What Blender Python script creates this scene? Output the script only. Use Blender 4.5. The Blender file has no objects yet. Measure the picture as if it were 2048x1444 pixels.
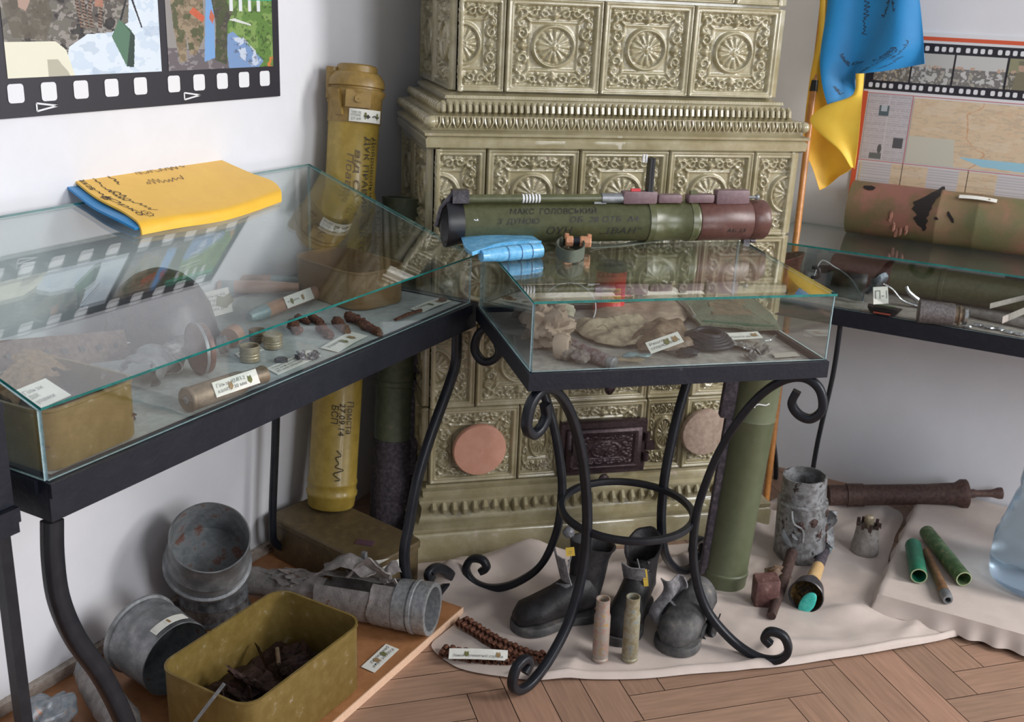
import bpy, math, random
import numpy as np
from mathutils import Vector as V, noise
rnd = random.Random(7)
sc = bpy.context.scene
COL = sc.collection
# ---------------------------------------------------------------- camera
FPX, PIT, ROLL, YAW, SY, HC = 2134.26, .327638, .046076, .486061, -.823630, 1.4
_fw = V((math.cos(YAW)*math.cos(PIT), math.sin(YAW)*math.cos(PIT), -math.sin(PIT)))
_r0 = V((math.sin(YAW), -math.cos(YAW), 0)); _u0 = _r0.cross(_fw)
_R = _r0*math.cos(ROLL)+_u0*math.sin(ROLL); _U = -_r0*math.sin(ROLL)+_u0*math.cos(ROLL)
cam = bpy.data.cameras.new('camera'); co = bpy.data.objects.new('camera', cam); COL.objects.link(co)
from mathutils import Matrix
M4 = Matrix((( _R.x,_U.x,-_fw.x,0),(_R.y,_U.y,-_fw.y,0),(_R.z,_U.z,-_fw.z,HC),(0,0,0,1)))
co.matrix_world = M4
cam.sensor_width = 36; cam.lens = FPX/2048*36; cam.clip_start = .02
cam.dof.use_dof = True; cam.dof.focus_distance = 2.0; cam.dof.aperture_fstop = 8.0
sc.camera = co
# ---------------------------------------------------------------- world, light, exposure
sc.view_settings.view_transform = 'Standard'; sc.view_settings.look = 'None'
sc.view_settings.gamma = 1; sc.view_settings.use_curve_mapping = False
sc.view_settings.exposure = 0.3
w = bpy.data.worlds.new('world'); sc.world = w; w.use_nodes = True
w.node_tree.nodes['Background'].inputs[0].default_value = (.86, .90, 1.0, 1)
w.node_tree.nodes['Background'].inputs[1].default_value = .36
def area(name, loc, target, sx, sy, power, col=(1,1,1)):
    l = bpy.data.lights.new(name, 'AREA'); l.shape = 'RECTANGLE'; l.size = sx; l.size_y = sy
    l.energy = power; l.color = col
    o = bpy.data.objects.new(name, l); COL.objects.link(o); o.location = loc
    o.rotation_euler = (V(target)-V(loc)).to_track_quat('-Z', 'Y').to_euler()
    return o
area('window_daylight', (3.1, -2.3, 2.0), (1.6, 1.4, .6), 1.3, 1.7, 125, (1, .985, .97))
area('bounce_fill', (0.4, -3.2, 2.1), (1.9, 1.2, .5), 1.3, 1.7, 62, (.95, .97, 1))  # added fill lamp behind the camera, not a window; imitates bounce onto right wall
# ---------------------------------------------------------------- geometry helpers
C0 = V((0,0,HC))
S = V((math.cos(SY), math.sin(SY), 0)); T = V((-math.sin(SY), math.cos(SY), 0)); Z = V((0,0,1)); X = V((1,0,0)); Y = V((0,1,0))
def ray(x, y): return _fw + _R*((x-1024)/FPX) - _U*((y-722)/FPX)
def hz(x, y, z=0.0): d = ray(x,y); return C0 + d*((z-HC)/d.z)
def hp(x, y, n, k): d = ray(x,y); return C0 + d*((k-C0.dot(n))/d.dot(n))
def hq(x, y, P, n=None):      # point seen at (x,y) on the plane through P
    n = n or -_fw; return hp(x, y, n, P.dot(n))
def Q(s, t, z=0): return S*s + T*t + Z*z
def mpp(P): return (P-C0).dot(_fw)/FPX    # metres per pixel there
def unit(v): return v.normalized()
def perp(d):
    a = Z if abs(d.z) < .9 else X
    u = unit(d.cross(a)); return u, unit(d.cross(u))
def catmull(pts, n=8, closed=False):
    pts = [V(p) for p in pts]; out = []
    m = len(pts); rng = range(m if closed else m-1)
    for i in rng:
        if closed: a,b,c,d = (pts[(i+k)%m] for k in (-1,0,1,2))
        else: a = pts[max(i-1,0)]; b = pts[i]; c = pts[i+1]; d = pts[min(i+2,m-1)]
        for k in range(n):
            t = k/n; out.append(.5*((2*b)+(c-a)*t+(2*a-5*b+4*c-d)*t*t+(3*b-a-3*c+d)*t**3))
    if not closed: out.append(pts[-1])
    return out
def nz(p, s=1.0, seed=0): return noise.noise(V(p)*s + V((seed*7.3, seed*3.1, seed*1.7)))

class MB:
    def __init__(s): s.v = []; s.f = []; s.m = []; s.mi = 0
    def add(s, vs, fs):
        o = len(s.v); s.v += [V(p) for p in vs]; s.f += [tuple(i+o for i in f) for f in fs]; s.m += [s.mi]*len(fs); return s
    def box(s, c, h, ax=(X,Y,Z)):
        c = V(c); a,b,d = (ax[i]*h[i] for i in range(3))
        vs = [c+a*i+b*j+d*k for i in (-1,1) for j in (-1,1) for k in (-1,1)]
        return s.add(vs, [(0,1,3,2),(4,6,7,5),(0,4,5,1),(2,3,7,6),(0,2,6,4),(1,5,7,3)])
    def bbox(s, c, h, ax=(X,Y,Z), r=.003):     # box with chamfered long edges
        loop = rrect(h[0], h[1], r, 2); c = V(c)
        L = lambda k, q: [c+ax[0]*x*q+ax[1]*y*q+ax[2]*k for x,y in loop]
        e = min(r, h[2]*.5); q = 1-r/max(h[0],h[1])*.7
        return s.loft([L(-h[2],q), L(-h[2]+e,1), L(h[2]-e,1), L(h[2],q)], True, True)
    def loft(s, loops, c0=False, c1=False, closed=True):
        n = len(loops[0]); vs = [p for l in loops for p in l]; fs = []
        for i in range(len(loops)-1):
            for j in range(n if closed else n-1):
                k = (j+1) % n; fs.append((i*n+j, i*n+k, (i+1)*n+k, (i+1)*n+j))
        if c0: fs.append(tuple(range(n-1,-1,-1)))
        if c1: fs.append(tuple(range((len(loops)-1)*n, len(loops)*n)))
        return s.add(vs, fs)
    def tube(s, pts, r, n=10, caps=True, squash=1.0, rough=0, seed=0):
        pts = [V(p) for p in pts]; m = len(pts)
        rs = r if isinstance(r, (list,tuple)) else [r]*m
        if len(rs) != m: rs = [float(np.interp(i/(m-1), np.linspace(0,1,len(rs)), rs)) for i in range(m)]
        loops = []; u = None
        for i,p in enumerate(pts):
            d = unit(pts[min(i+1,m-1)]-pts[max(i-1,0)])
            if u is None: u, w_ = perp(d)
            else: u = unit(u - d*u.dot(d)); w_ = unit(d.cross(u))
            lp = []
            for j in range(n):
                a = 2*math.pi*j/n; q = rs[i]
                dr = u*math.cos(a)+w_*math.sin(a)*squash
                if rough: q *= 1+rough*nz(p*1.0+dr*rs[i], 1/max(rs[i],.004)*1.1, seed)
                lp.append(p+dr*q)
            loops.append(lp)
        return s.loft(loops, caps, caps)
    def bar(s, pts, N, w_, h_):               # flat bar following a plane curve, N = plane normal
        pts = [V(p) for p in pts]; m = len(pts); loops = []
        for i,p in enumerate(pts):
            d = unit(pts[min(i+1,m-1)]-pts[max(i-1,0)]); k = unit(d.cross(N)); c = .25
            lp = []
            for a,b in ((-1,-1+c),(-1+c,-1),(1-c,-1),(1,-1+c),(1,1-c),(1-c,1),(-1+c,1),(-1,1-c)):
                lp.append(p+N*(w_*a)+k*(h_*b))
            loops.append(lp)
        return s.loft(loops, True, True)
    def lathe(s, P, d, prof, n=32, c0=False, c1=False, wob=0, seed=0, arc=None, u=None):
        P = V(P); d = unit(V(d)); 
        if u is None: u, w_ = perp(d)
        else: u = unit(u-d*u.dot(d)); w_ = d.cross(u)
        loops = []
        for t,r in prof:
            lp = []
            for j in range(n):
                a = 2*math.pi*j/n
                if arc: a = arc[0]+(arc[1]-arc[0])*j/(n-1)
                dr = u*math.cos(a)+w_*math.sin(a); q = r
                if wob: q = r*(1+wob*nz(dr*1.3+d*t*6, 1.6, seed))
                lp.append(P+d*t+dr*q)
            loops.append(lp)
        return s.loft(loops, c0, c1, closed=not arc)
    def sheet(s, f, nu, nv, th=.002, closed_u=False):
        top = [[V(f(i/nu, j/nv)) for j in range(nv+1)] for i in range(nu+1)]
        def nrm(i,j):
            a = top[min(i+1,nu)][j]-top[max(i-1,0)][j]; b = top[i][min(j+1,nv)]-top[i][max(j-1,0)]
            c = a.cross(b); return unit(c) if c.length > 1e-12 else Z
        vs = []; W = nv+1
        for i in range(nu+1):
            for j in range(W): vs.append(top[i][j])
        if th:
            for i in range(nu+1):
                for j in range(W): vs.append(top[i][j]-nrm(i,j)*th)
        o = (nu+1)*W; fs = []
        for i in range(nu):
            for j in range(nv):
                a,b,c,d = i*W+j,(i+1)*W+j,(i+1)*W+j+1,i*W+j+1
                fs.append((a,b,c,d))
                if th: fs.append((o+d,o+c,o+b,o+a))
        if th:
            for i in range(nu):
                fs.append((i*W,o+i*W,o+(i+1)*W,(i+1)*W)); a=i*W+nv; fs.append((a,a+W,o+a+W,o+a))
            for j in range(nv):
                fs.append((j,j+1,o+j+1,o+j)); a=nu*W+j; fs.append((a,o+a,o+a+1,a+1))
        return s.add(vs, fs)
    def lump(s, c, ax, r, n=14, amp=.25, fr=2.0, seed=0, flat=None):
        c = V(c); vs = []; fs = []; m = n*2
        for i in range(n+1):
            th = math.pi*i/n
            for j in range(m):
                ph = 2*math.pi*j/m
                q = V((math.sin(th)*math.cos(ph), math.sin(th)*math.sin(ph), math.cos(th)))
                k = 1+amp*nz(q, fr, seed)+amp*.5*nz(q, fr*2.7, seed+5)
                p = c+ax[0]*q.x*r[0]*k+ax[1]*q.y*r[1]*k+ax[2]*q.z*r[2]*k
                if flat is not None and p.z < flat: p.z = flat
                vs.append(p)
        for i in range(n):
            for j in range(m): fs.append((i*m+j,(i+1)*m+j,(i+1)*m+(j+1)%m,i*m+(j+1)%m))
        return s.add(vs, fs)
    def build(s, name, mat, parent=None, smooth=True, ang=40):
        me = bpy.data.meshes.new(name)
        off = V((0,0,0))
        if parent is not None: off = world_loc(parent)
        me.from_pydata([tuple(p-off) for p in s.v], [], s.f)
        for m_ in (mat if isinstance(mat,(list,tuple)) else [mat]): me.materials.append(m_)
        if any(s.m): me.polygons.foreach_set('material_index', s.m)
        if smooth: me.polygons.foreach_set('use_smooth', [True]*len(me.polygons)); me.set_sharp_from_angle(angle=math.radians(ang))
        me.update()
        o = bpy.data.objects.new(name, me); COL.objects.link(o)
        if parent is not None: o.parent = parent
        return o
def world_loc(o):
    p = V(o.location)
    while o.parent: o = o.parent; p += V(o.location)
    return p
def rrect(a, b, r, n=5):
    out = []
    for cx,cy,a0 in ((a-r,b-r,0),(-a+r,b-r,90),(-a+r,-b+r,180),(a-r,-b+r,270)):
        for k in range(n+1):
            t = math.radians(a0+90*k/n); out.append((cx+r*math.cos(t), cy+r*math.sin(t)))
    return out
def thing(name, label, cat, loc, group=None):
    o = bpy.data.objects.new(name, None); COL.objects.link(o); o.location = V(loc); o.empty_display_size = .02
    o['label'] = label; o['category'] = cat
    if group: o['group'] = group
    return o
def tag(o, label, cat, group=None):
    o['label'] = label; o['category'] = cat
    if group: o['group'] = group
    return o
def struct(o): o['kind'] = 'structure'; return o
# ---------------------------------------------------------------- materials
def mat(name, c, rough=.6, metal=0, c2=None, sc_=8, bump=0, bsc=60, coat=0, lo=.35, hi=.65, detail=4, c3=None, spec=.5, sheen=0):
    m = bpy.data.materials.new(name); m.use_nodes = True; N = m.node_tree.nodes; L = m.node_tree.links
    lo = .5+(lo-.5)*.62; hi = .5+(hi-.5)*.62
    if name not in ('wall paint',): sc_ *= 3.5; bsc *= 2.5
    b = N['Principled BSDF']; b.inputs['Roughness'].default_value = rough; b.inputs['Metallic'].default_value = metal
    b.inputs['Base Color'].default_value = (*c, 1); b.inputs['Coat Weight'].default_value = coat
    b.inputs['Specular IOR Level'].default_value = spec; b.inputs['Coat Roughness'].default_value = .05
    if sheen: b.inputs['Sheen Weight'].default_value = sheen
    tc = N.new('ShaderNodeTexCoord')
    if c2:
        t = N.new('ShaderNodeTexNoise'); t.inputs['Scale'].default_value = sc_; t.inputs['Detail'].default_value = detail
        t.inputs['Roughness'].default_value = .62; L.new(tc.outputs['Object'], t.inputs['Vector'])
        r = N.new('ShaderNodeValToRGB'); r.color_ramp.elements[0].position = lo; r.color_ramp.elements[1].position = hi
        r.color_ramp.elements[0].color = (*c, 1); r.color_ramp.elements[1].color = (*c2, 1)
        if c3: e = r.color_ramp.elements.new(min(.98, hi+.08)); e.color = (*c3, 1)
        L.new(t.outputs['Fac'], r.inputs['Fac']); L.new(r.outputs['Color'], b.inputs['Base Color'])
    if bump:
        t2 = N.new('ShaderNodeTexNoise'); t2.inputs['Scale'].default_value = bsc; t2.inputs['Detail'].default_value = 3
        L.new(tc.outputs['Object'], t2.inputs['Vector'])
        bp = N.new('ShaderNodeBump'); bp.inputs['Strength'].default_value = bump; bp.inputs['Distance'].default_value = .002
        L.new(t2.outputs['Fac'], bp.inputs['Height']); L.new(bp.outputs['Normal'], b.inputs['Normal'])
    return m
def vcmat(name, rough=.5, spec=.5):
    m = mat(name, (1,1,1), rough, spec=spec); N = m.node_tree.nodes; L = m.node_tree.links
    a = N.new('ShaderNodeVertexColor'); a.layer_name = 'Col'; L.new(a.outputs['Color'], N['Principled BSDF'].inputs['Base Color']); return m
def glassmat(name, tint=(.965,.985,.98), rough=0.0):
    m = bpy.data.materials.new(name); m.use_nodes = True; N = m.node_tree.nodes; L = m.node_tree.links
    N.remove(N['Principled BSDF'])
    ge = N.new('ShaderNodeNewGeometry'); dt = N.new('ShaderNodeVectorMath'); dt.operation = 'DOT_PRODUCT'
    L.new(ge.outputs['Incoming'], dt.inputs[0]); L.new(ge.outputs['Normal'], dt.inputs[1])
    def M_(op, a, b=None, v=None):
        q = N.new('ShaderNodeMath'); q.operation = op
        if isinstance(a, float): q.inputs[0].default_value = a
        else: L.new(a, q.inputs[0])
        if b is not None: L.new(b, q.inputs[1])
        if v is not None: q.inputs[1].default_value = v
        return q.outputs[0]
    ab = M_('ABSOLUTE', dt.outputs['Value']); om = M_('SUBTRACT', 1.0, ab); pw = M_('POWER', om, v=3.1)
    f1 = M_('MULTIPLY', pw, v=.955); f2 = M_('ADD', f1, v=.045)
    tr = N.new('ShaderNodeBsdfTransparent'); tr.inputs[0].default_value = (*tint,1)
    gl = N.new('ShaderNodeBsdfGlossy'); gl.inputs['Roughness'].default_value = rough; gl.inputs['Color'].default_value = (1,1,1,1)
    mx = N.new('ShaderNodeMixShader'); L.new(f2, mx.inputs[0]); L.new(tr.outputs[0], mx.inputs[1]); L.new(gl.outputs[0], mx.inputs[2])
    L.new(mx.outputs[0], N['Material Output'].inputs['Surface']); return m
WALL = mat('wall paint', (.80,.80,.835), .75, c2=(.77,.77,.80), sc_=5, bump=.08, bsc=90)
IRON = mat('black painted iron', (.007,.009,.014), .40, c2=(.012,.014,.019), sc_=9, bump=.15, bsc=60, spec=.45)
RAIL = mat('black painted wood rail', (.007,.009,.017), .48, c2=(.012,.014,.022), sc_=10, bump=.3, bsc=50, c3=(.06,.065,.08), hi=.85, spec=.4)
LINER = mat('grey green liner cloth', (.46,.50,.48), .9, c2=(.40,.43,.42), sc_=20, bump=.3, bsc=400)
LINER2 = mat('dusty beige liner', (.40,.37,.33), .9, c2=(.30,.28,.25), sc_=14, bump=.3, bsc=300)
GLASS = glassmat('clear glass'); GEDGE = mat('green glass edge', (.008,.15,.135), .15, c2=(.02,.22,.20), sc_=12, spec=.8)
GEDGE2 = mat('pale frosted glass edge', (.42,.56,.58), .2, c2=(.30,.46,.48), sc_=30)
TILE = mat('olive glazed ceramic', (.335,.288,.160), .26, c2=(.45,.40,.255), sc_=6, bump=.35, bsc=30, coat=1, spec=.6, c3=(.47,.42,.30), hi=.7)
TILE2 = mat('worn olive glaze with bare clay', (.320,.272,.150), .28, c2=(.42,.37,.235), sc_=5, bump=.35, bsc=30, coat=1, c3=(.58,.47,.40), lo=.3, hi=.72, detail=7)
CASTIRON = mat('brown cast iron', (.045,.028,.032), .42, .5, c2=(.07,.045,.048), sc_=40, bump=.3)
SALMON = mat('salmon painted disc', (.60,.30,.21), .45, c2=(.64,.33,.24), sc_=10)
OLIVE = mat('ochre olive paint', (.175,.118,.030), .42, c2=(.215,.150,.045), sc_=12, bump=.15, bsc=180, c3=(.33,.27,.18), lo=.35, hi=.72)
OLIVE_DK = mat('dull brown olive paint', (.115,.082,.042), .5, c2=(.15,.108,.05), sc_=12, bump=.15, c3=(.2,.15,.08), hi=.7)
YELTUBE = mat('yellow ochre tube paint', (.345,.235,.040), .38, c2=(.42,.29,.055), sc_=9, bump=.06, coat=.15)
CAPOL = mat('olive ochre cap plastic', (.24,.150,.040), .4, c2=(.30,.19,.05), sc_=15)
GREEN = mat('army green paint', (.085,.088,.036), .32, c2=(.105,.108,.048), sc_=20, bump=.05, bsc=300, spec=.6)
GREEN2 = mat('dull grey green tube', (.095,.115,.070), .5, c2=(.13,.145,.09), sc_=14, bump=.15, c3=(.2,.16,.13), hi=.72)
CHAR = mat('charred grey violet paint', (.050,.042,.052), .85, c2=(.11,.09,.105), sc_=28, bump=.6, bsc=90, c3=(.3,.25,.25), hi=.74)
BROWNP = mat('red brown plastic', (.095,.038,.030), .35, c2=(.12,.05,.038), sc_=25, bump=.08, bsc=250)
MAUVE = mat('mauve brown plastic', (.16,.095,.105), .5, c2=(.19,.12,.13), sc_=30, bump=.1)
BLACK = mat('black plastic', (.012,.012,.014), .4)
DKMETAL = mat('dark metal', (.07,.065,.07), .4, .7, c2=(.12,.11,.12), sc_=30, bump=.2)
SILVER = mat('bright torn aluminium', (.55,.55,.56), .3, .85, c2=(.38,.38,.40), sc_=40, bump=.4)
GREYM = mat('dull grey steel', (.17,.18,.185), .42, .45, c2=(.30,.31,.32), sc_=9, bump=.25, bsc=60, c3=(.40,.40,.39), lo=.3, hi=.68, detail=7)
GREYIN = mat('grey steel with rust tint', (.20,.215,.22), .5, .3, c2=(.30,.32,.33), sc_=7, bump=.2, c3=(.27,.15,.12), hi=.6)
TORN = mat('torn dusty zinc grey', (.21,.19,.18), .6, .15, c2=(.31,.285,.27), sc_=14, bump=.35, bsc=80, c3=(.20,.13,.11), hi=.68)
RUST = mat('rust', (.085,.032,.020), .85, c2=(.19,.070,.035), sc_=60, bump=.9, bsc=220, c3=(.30,.11,.05))
RUSTDK = mat('dark brown rust', (.045,.026,.022), .7, .2, c2=(.085,.045,.036), sc_=40, bump=.6, bsc=150)
BRASS = mat('aged brass', (.20,.145,.095), .5, .4, c2=(.29,.21,.14), sc_=12, bump=.15, c3=(.17,.10,.07))
BRASSP = mat('pale dusty brass', (.40,.33,.22), .4, .5, c2=(.48,.40,.28), sc_=20, bump=.1)
COPPER = mat('copper pink casing', (.48,.28,.20), .4, .35, c2=(.54,.33,.24), sc_=14)
TEALM = mat('blue grey patina', (.19,.28,.30), .5, .3, c2=(.26,.36,.37), sc_=30)
PAPER = mat('cream paper', (.78,.77,.70), .8, c2=(.74,.73,.66), sc_=20)
INK = mat('black marker ink', (.025,.022,.02), .6); INKG = mat('grey print', (.22,.22,.21), .8)
INKB = mat('faded brown marker', (.17,.12,.07), .6)
EMB = mat('olive emblem print', (.20,.17,.05), .8, c2=(.10,.14,.05), sc_=300); EMB2 = mat('ochre emblem print', (.42,.27,.12), .8, c2=(.18,.12,.05), sc_=300)
CLOTH = mat('beige lining fabric', (.52,.435,.385), .62, c2=(.56,.47,.415), sc_=5, bump=.08, bsc=500, sheen=.2)
TAN = mat('tan canvas', (.33,.25,.185), .85, c2=(.40,.31,.235), sc_=15, bump=.35, bsc=250)
TAN2 = mat('pinkish beige canvas', (.34,.255,.19), .85, c2=(.43,.33,.25), sc_=6, bump=.3, bsc=250)
KHAKI = mat('khaki canvas', (.17,.135,.085), .85, c2=(.24,.19,.125), sc_=14, bump=.35, bsc=250)
CREAM = mat('cream webbing', (.55,.51,.38), .7)
WEB = mat('green webbing', (.10,.115,.085), .85, bump=.6, bsc=500, c2=(.12,.135,.10), sc_=50)
CHIP = mat('orange brown chipboard', (.33,.145,.055), .5, c2=(.40,.18,.075), sc_=10, bump=.05, coat=.1)
CHIPE = mat('pale raw board edge', (.78,.52,.36), .7, c2=(.70,.46,.31), sc_=60)
BLUEF = mat('blue flag satin', (.0,.20,.49), .5, c2=(.0,.215,.52), sc_=6, sheen=.3)
YELF = mat('yellow flag satin', (.85,.47,.025), .5, c2=(.88,.50,.03), sc_=6, sheen=.3)
YELF2 = mat('lighter yellow flag cloth', (.88,.56,.05), .55, c2=(.90,.60,.06), sc_=6, sheen=.3)
POLE = mat('varnished orange wood', (.52,.21,.055), .3, c2=(.60,.26,.075), sc_=20, coat=.3)
RED = mat('red can paint', (.62,.020,.022), .35, c2=(.68,.03,.03), sc_=10); YEL = mat('yellow print', (.80,.42,.03), .5)
BOOT = mat('worn black boot leather', (.010,.009,.010), .5, c2=(.028,.026,.028), sc_=7, bump=.4, bsc=45, c3=(.10,.095,.095), hi=.76)
BOOTG = mat('grey scuffed rubber', (.045,.045,.047), .7, c2=(.12,.115,.11), sc_=5, bump=.5, bsc=40, c3=(.27,.225,.19), hi=.68)
BOOTL = mat('pale scuffed boot tongue', (.26,.25,.26), .75, c2=(.15,.145,.15), sc_=25, bump=.4)
TAGY = mat('yellow boot tag', (.62,.42,.05), .6)
GRNT = mat('bright green tube', (.012,.155,.085), .45, c2=(.02,.20,.11), sc_=12, c3=(.10,.16,.07))
GRNT2 = mat('mottled green tube', (.055,.125,.045), .5, c2=(.13,.20,.09), sc_=14, c3=(.33,.30,.14), hi=.62)
RUSTST = mat('orange brown stick', (.23,.115,.055), .5, .3, c2=(.32,.17,.08), sc_=20)
TEAL = mat('turquoise enamel', (.04,.50,.42), .4, c2=(.08,.60,.50), sc_=25)
BLUEP = mat('light blue packet print', (.12,.42,.72), .25, c2=(.20,.52,.80), sc_=25, coat=.5, bump=.25, bsc=70)
DIRT = mat('dark rusty soil', (.035,.018,.012), .95, c2=(.075,.038,.025), sc_=40, bump=1, bsc=120)
PINKSH = mat('pink and verdigris patina', (.42,.27,.22), .6, .25, c2=(.36,.36,.33), sc_=28, bump=.25, c3=(.46,.30,.15), lo=.38, hi=.56)
OLIVESH = mat('olive patina', (.27,.235,.14), .6, .25, c2=(.36,.33,.24), sc_=26, bump=.25, c3=(.25,.28,.26), lo=.38, hi=.58)
WHITE = mat('white print', (.80,.80,.82), .5); FILM = mat('black film print', (.022,.020,.028), .45)
ORED = mat('orange red border', (.72,.115,.045), .5); REDL = mat('thin red line', (.60,.16,.15), .6)
GRNBOARD = mat('green grey board', (.10,.13,.09), .7, c2=(.17,.18,.12), sc_=40, bump=.5, c3=(.08,.16,.10))
RUBBER = mat('dark blue grey rubber', (.009,.011,.016), .5, spec=.3, c2=(.018,.022,.03), sc_=20)
TPHOTO = vcmat('colour photo print', .35)
# water blue plastic
JUG = mat('translucent blue plastic', (.52,.66,.78), .12); _b = JUG.node_tree.nodes['Principled BSDF']; _b.inputs['Transmission Weight'].default_value = .85; _b.inputs['IOR'].default_value = 1.2
CLEARP = glassmat('clear plastic film', (.86,.88,.88), .15)
VISOR = glassmat('scratched clear visor', (.55,.58,.60), .2)
# ---------------------------------------------------------------- lettering
_tc = {}
def text_geo(txt, shear=0.0):
    if (txt,shear) in _tc: return _tc[(txt,shear)]
    cu = bpy.data.curves.new('t', 'FONT'); cu.body = txt; cu.size = 1; cu.shear = shear; cu.resolution_u = 2
    o = bpy.data.objects.new('t', cu); COL.objects.link(o)
    dg = bpy.context.evaluated_depsgraph_get(); me = bpy.data.meshes.new_from_object(o.evaluated_get(dg))
    vs = [(v.co.x, v.co.y) for v in me.vertices]; fs = [tuple(p.vertices) for p in me.polygons]
    bpy.data.objects.remove(o); bpy.data.curves.remove(cu); bpy.data.meshes.remove(me)
    _tc[(txt,shear)] = (vs, fs); return vs, fs
def text(mb, txt, size, mp, shear=0, width=None):
    vs, fs = text_geo(txt, shear)
    if not vs: return
    k = size; kx = size
    if width: kx = width/max(1e-6, max(v[0] for v in vs))
    mb.add([mp(x*kx, y*k) for x,y in vs], fs)
def planar(P, u, v, off=.0006):
    n = unit(u.cross(v)); return lambda a,b: P+u*a+v*b+n*off
def scribble(mb, P, u, v, n, w_, h_, seed=0, th=.0009, off=.001):   # cursive handwriting stroke
    r_ = random.Random(seed); nrm = unit(u.cross(v)); pts = []; x = 0
    for i in range(n):
        x += w_/n; y = h_*(r_.random() if i % 2 else -r_.random()*.3)
        pts.append(P+u*(x+r_.uniform(-.4,.2)*w_/n)+v*y+nrm*off)
    c = catmull(pts, 4); 
    for i in range(len(c)-1):
        a,b = c[i],c[i+1]; d = b-a
        if d.length < 1e-6: continue
        k = unit(d).cross(nrm)*th; mb.add([a-k,a+k,b+k,b-k], [(0,1,2,3)])
def strokes(mb, lines, mp, th):
    for ln in lines:
        for (a,b),(c,d) in zip(ln[:-1], ln[1:]):
            L_ = math.hypot(c-a,d-b)
            if L_ < 1e-9: continue
            nx,ny = -(d-b)/L_*th, (c-a)/L_*th
            mb.add([mp(a+nx,b+ny),mp(a-nx,b-ny),mp(c-nx,d-ny),mp(c+nx,d+ny)], [(0,1,2,3)])
def card(A, B, Cc, label, lines=('',), embl=((.22,1),(.78,2)), parent=None, bend=0.0, nm='paper_label', title=None):
    """paper label: A bottom-left, B bottom-right, Cc top-left"""
    A,B,Cc = V(A),V(B),V(Cc); u = B-A; v = Cc-A; n = unit(u.cross(v)); wv,hv = u.length,v.length; uu,vv = unit(u),unit(v)
    mb = MB(); mb.sheet(lambda a,b: A+u*a+v*b+n*(.0008+bend*math.sin(math.pi*a)), 8, 1, .0007)
    if parent is None:
        r = thing(nm, label, 'label', A)
    else: r = parent
    o = mb.build('paper_sheet' if parent is None else 'paper_label', PAPER, r, smooth=False)
    par = o if parent is not None else r
    t = MB(); n_ = len(lines)
    def mpf(x0,y0): return lambda a,b: A+uu*(x0+a)+vv*(y0+b)+n*(.0014+bend*math.sin(math.pi*min(1,max(0,(x0+a)/wv))))
    for i,l in enumerate(lines):
        if not l: continue
        h = hv*.72/max(n_,1); x0 = wv*.06
        text(t, l, h*.95, mpf(x0, hv*(.86)-h*(i+1)+h*.2), width=min(wv*.86, len(l)*h*.55))
    if t.v: t.build('printed_text', INKG, par, smooth=False)
    for fx,k in embl:
        e = MB(); c = hv*.26; q = mpf(wv*fx, hv*.5)
        e.add([q(0,-c*1.2),q(c*.7,-c*.5),q(c*.5,c*.9),q(0,c*.5),q(-c*.5,c*.9),q(-c*.7,-c*.5)], [(0,1,2,3,4,5)])
        e.v = [p+n*.0004 for p in e.v]
        e.build('printed_emblem', EMB if k == 1 else EMB2, par, smooth=False)
    return r
# ---------------------------------------------------------------- room
YW, XW = 1.69, 3.22
struct(MB().box((.6, YW+.06, 1.35), (2.68+.1, .06, 1.36)).build('wall_left', WALL, smooth=False))
struct(MB().box((XW+.06, -1.0, 1.35), (.06, 2.75, 1.36)).build('wall_right', WALL, smooth=False))
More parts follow.
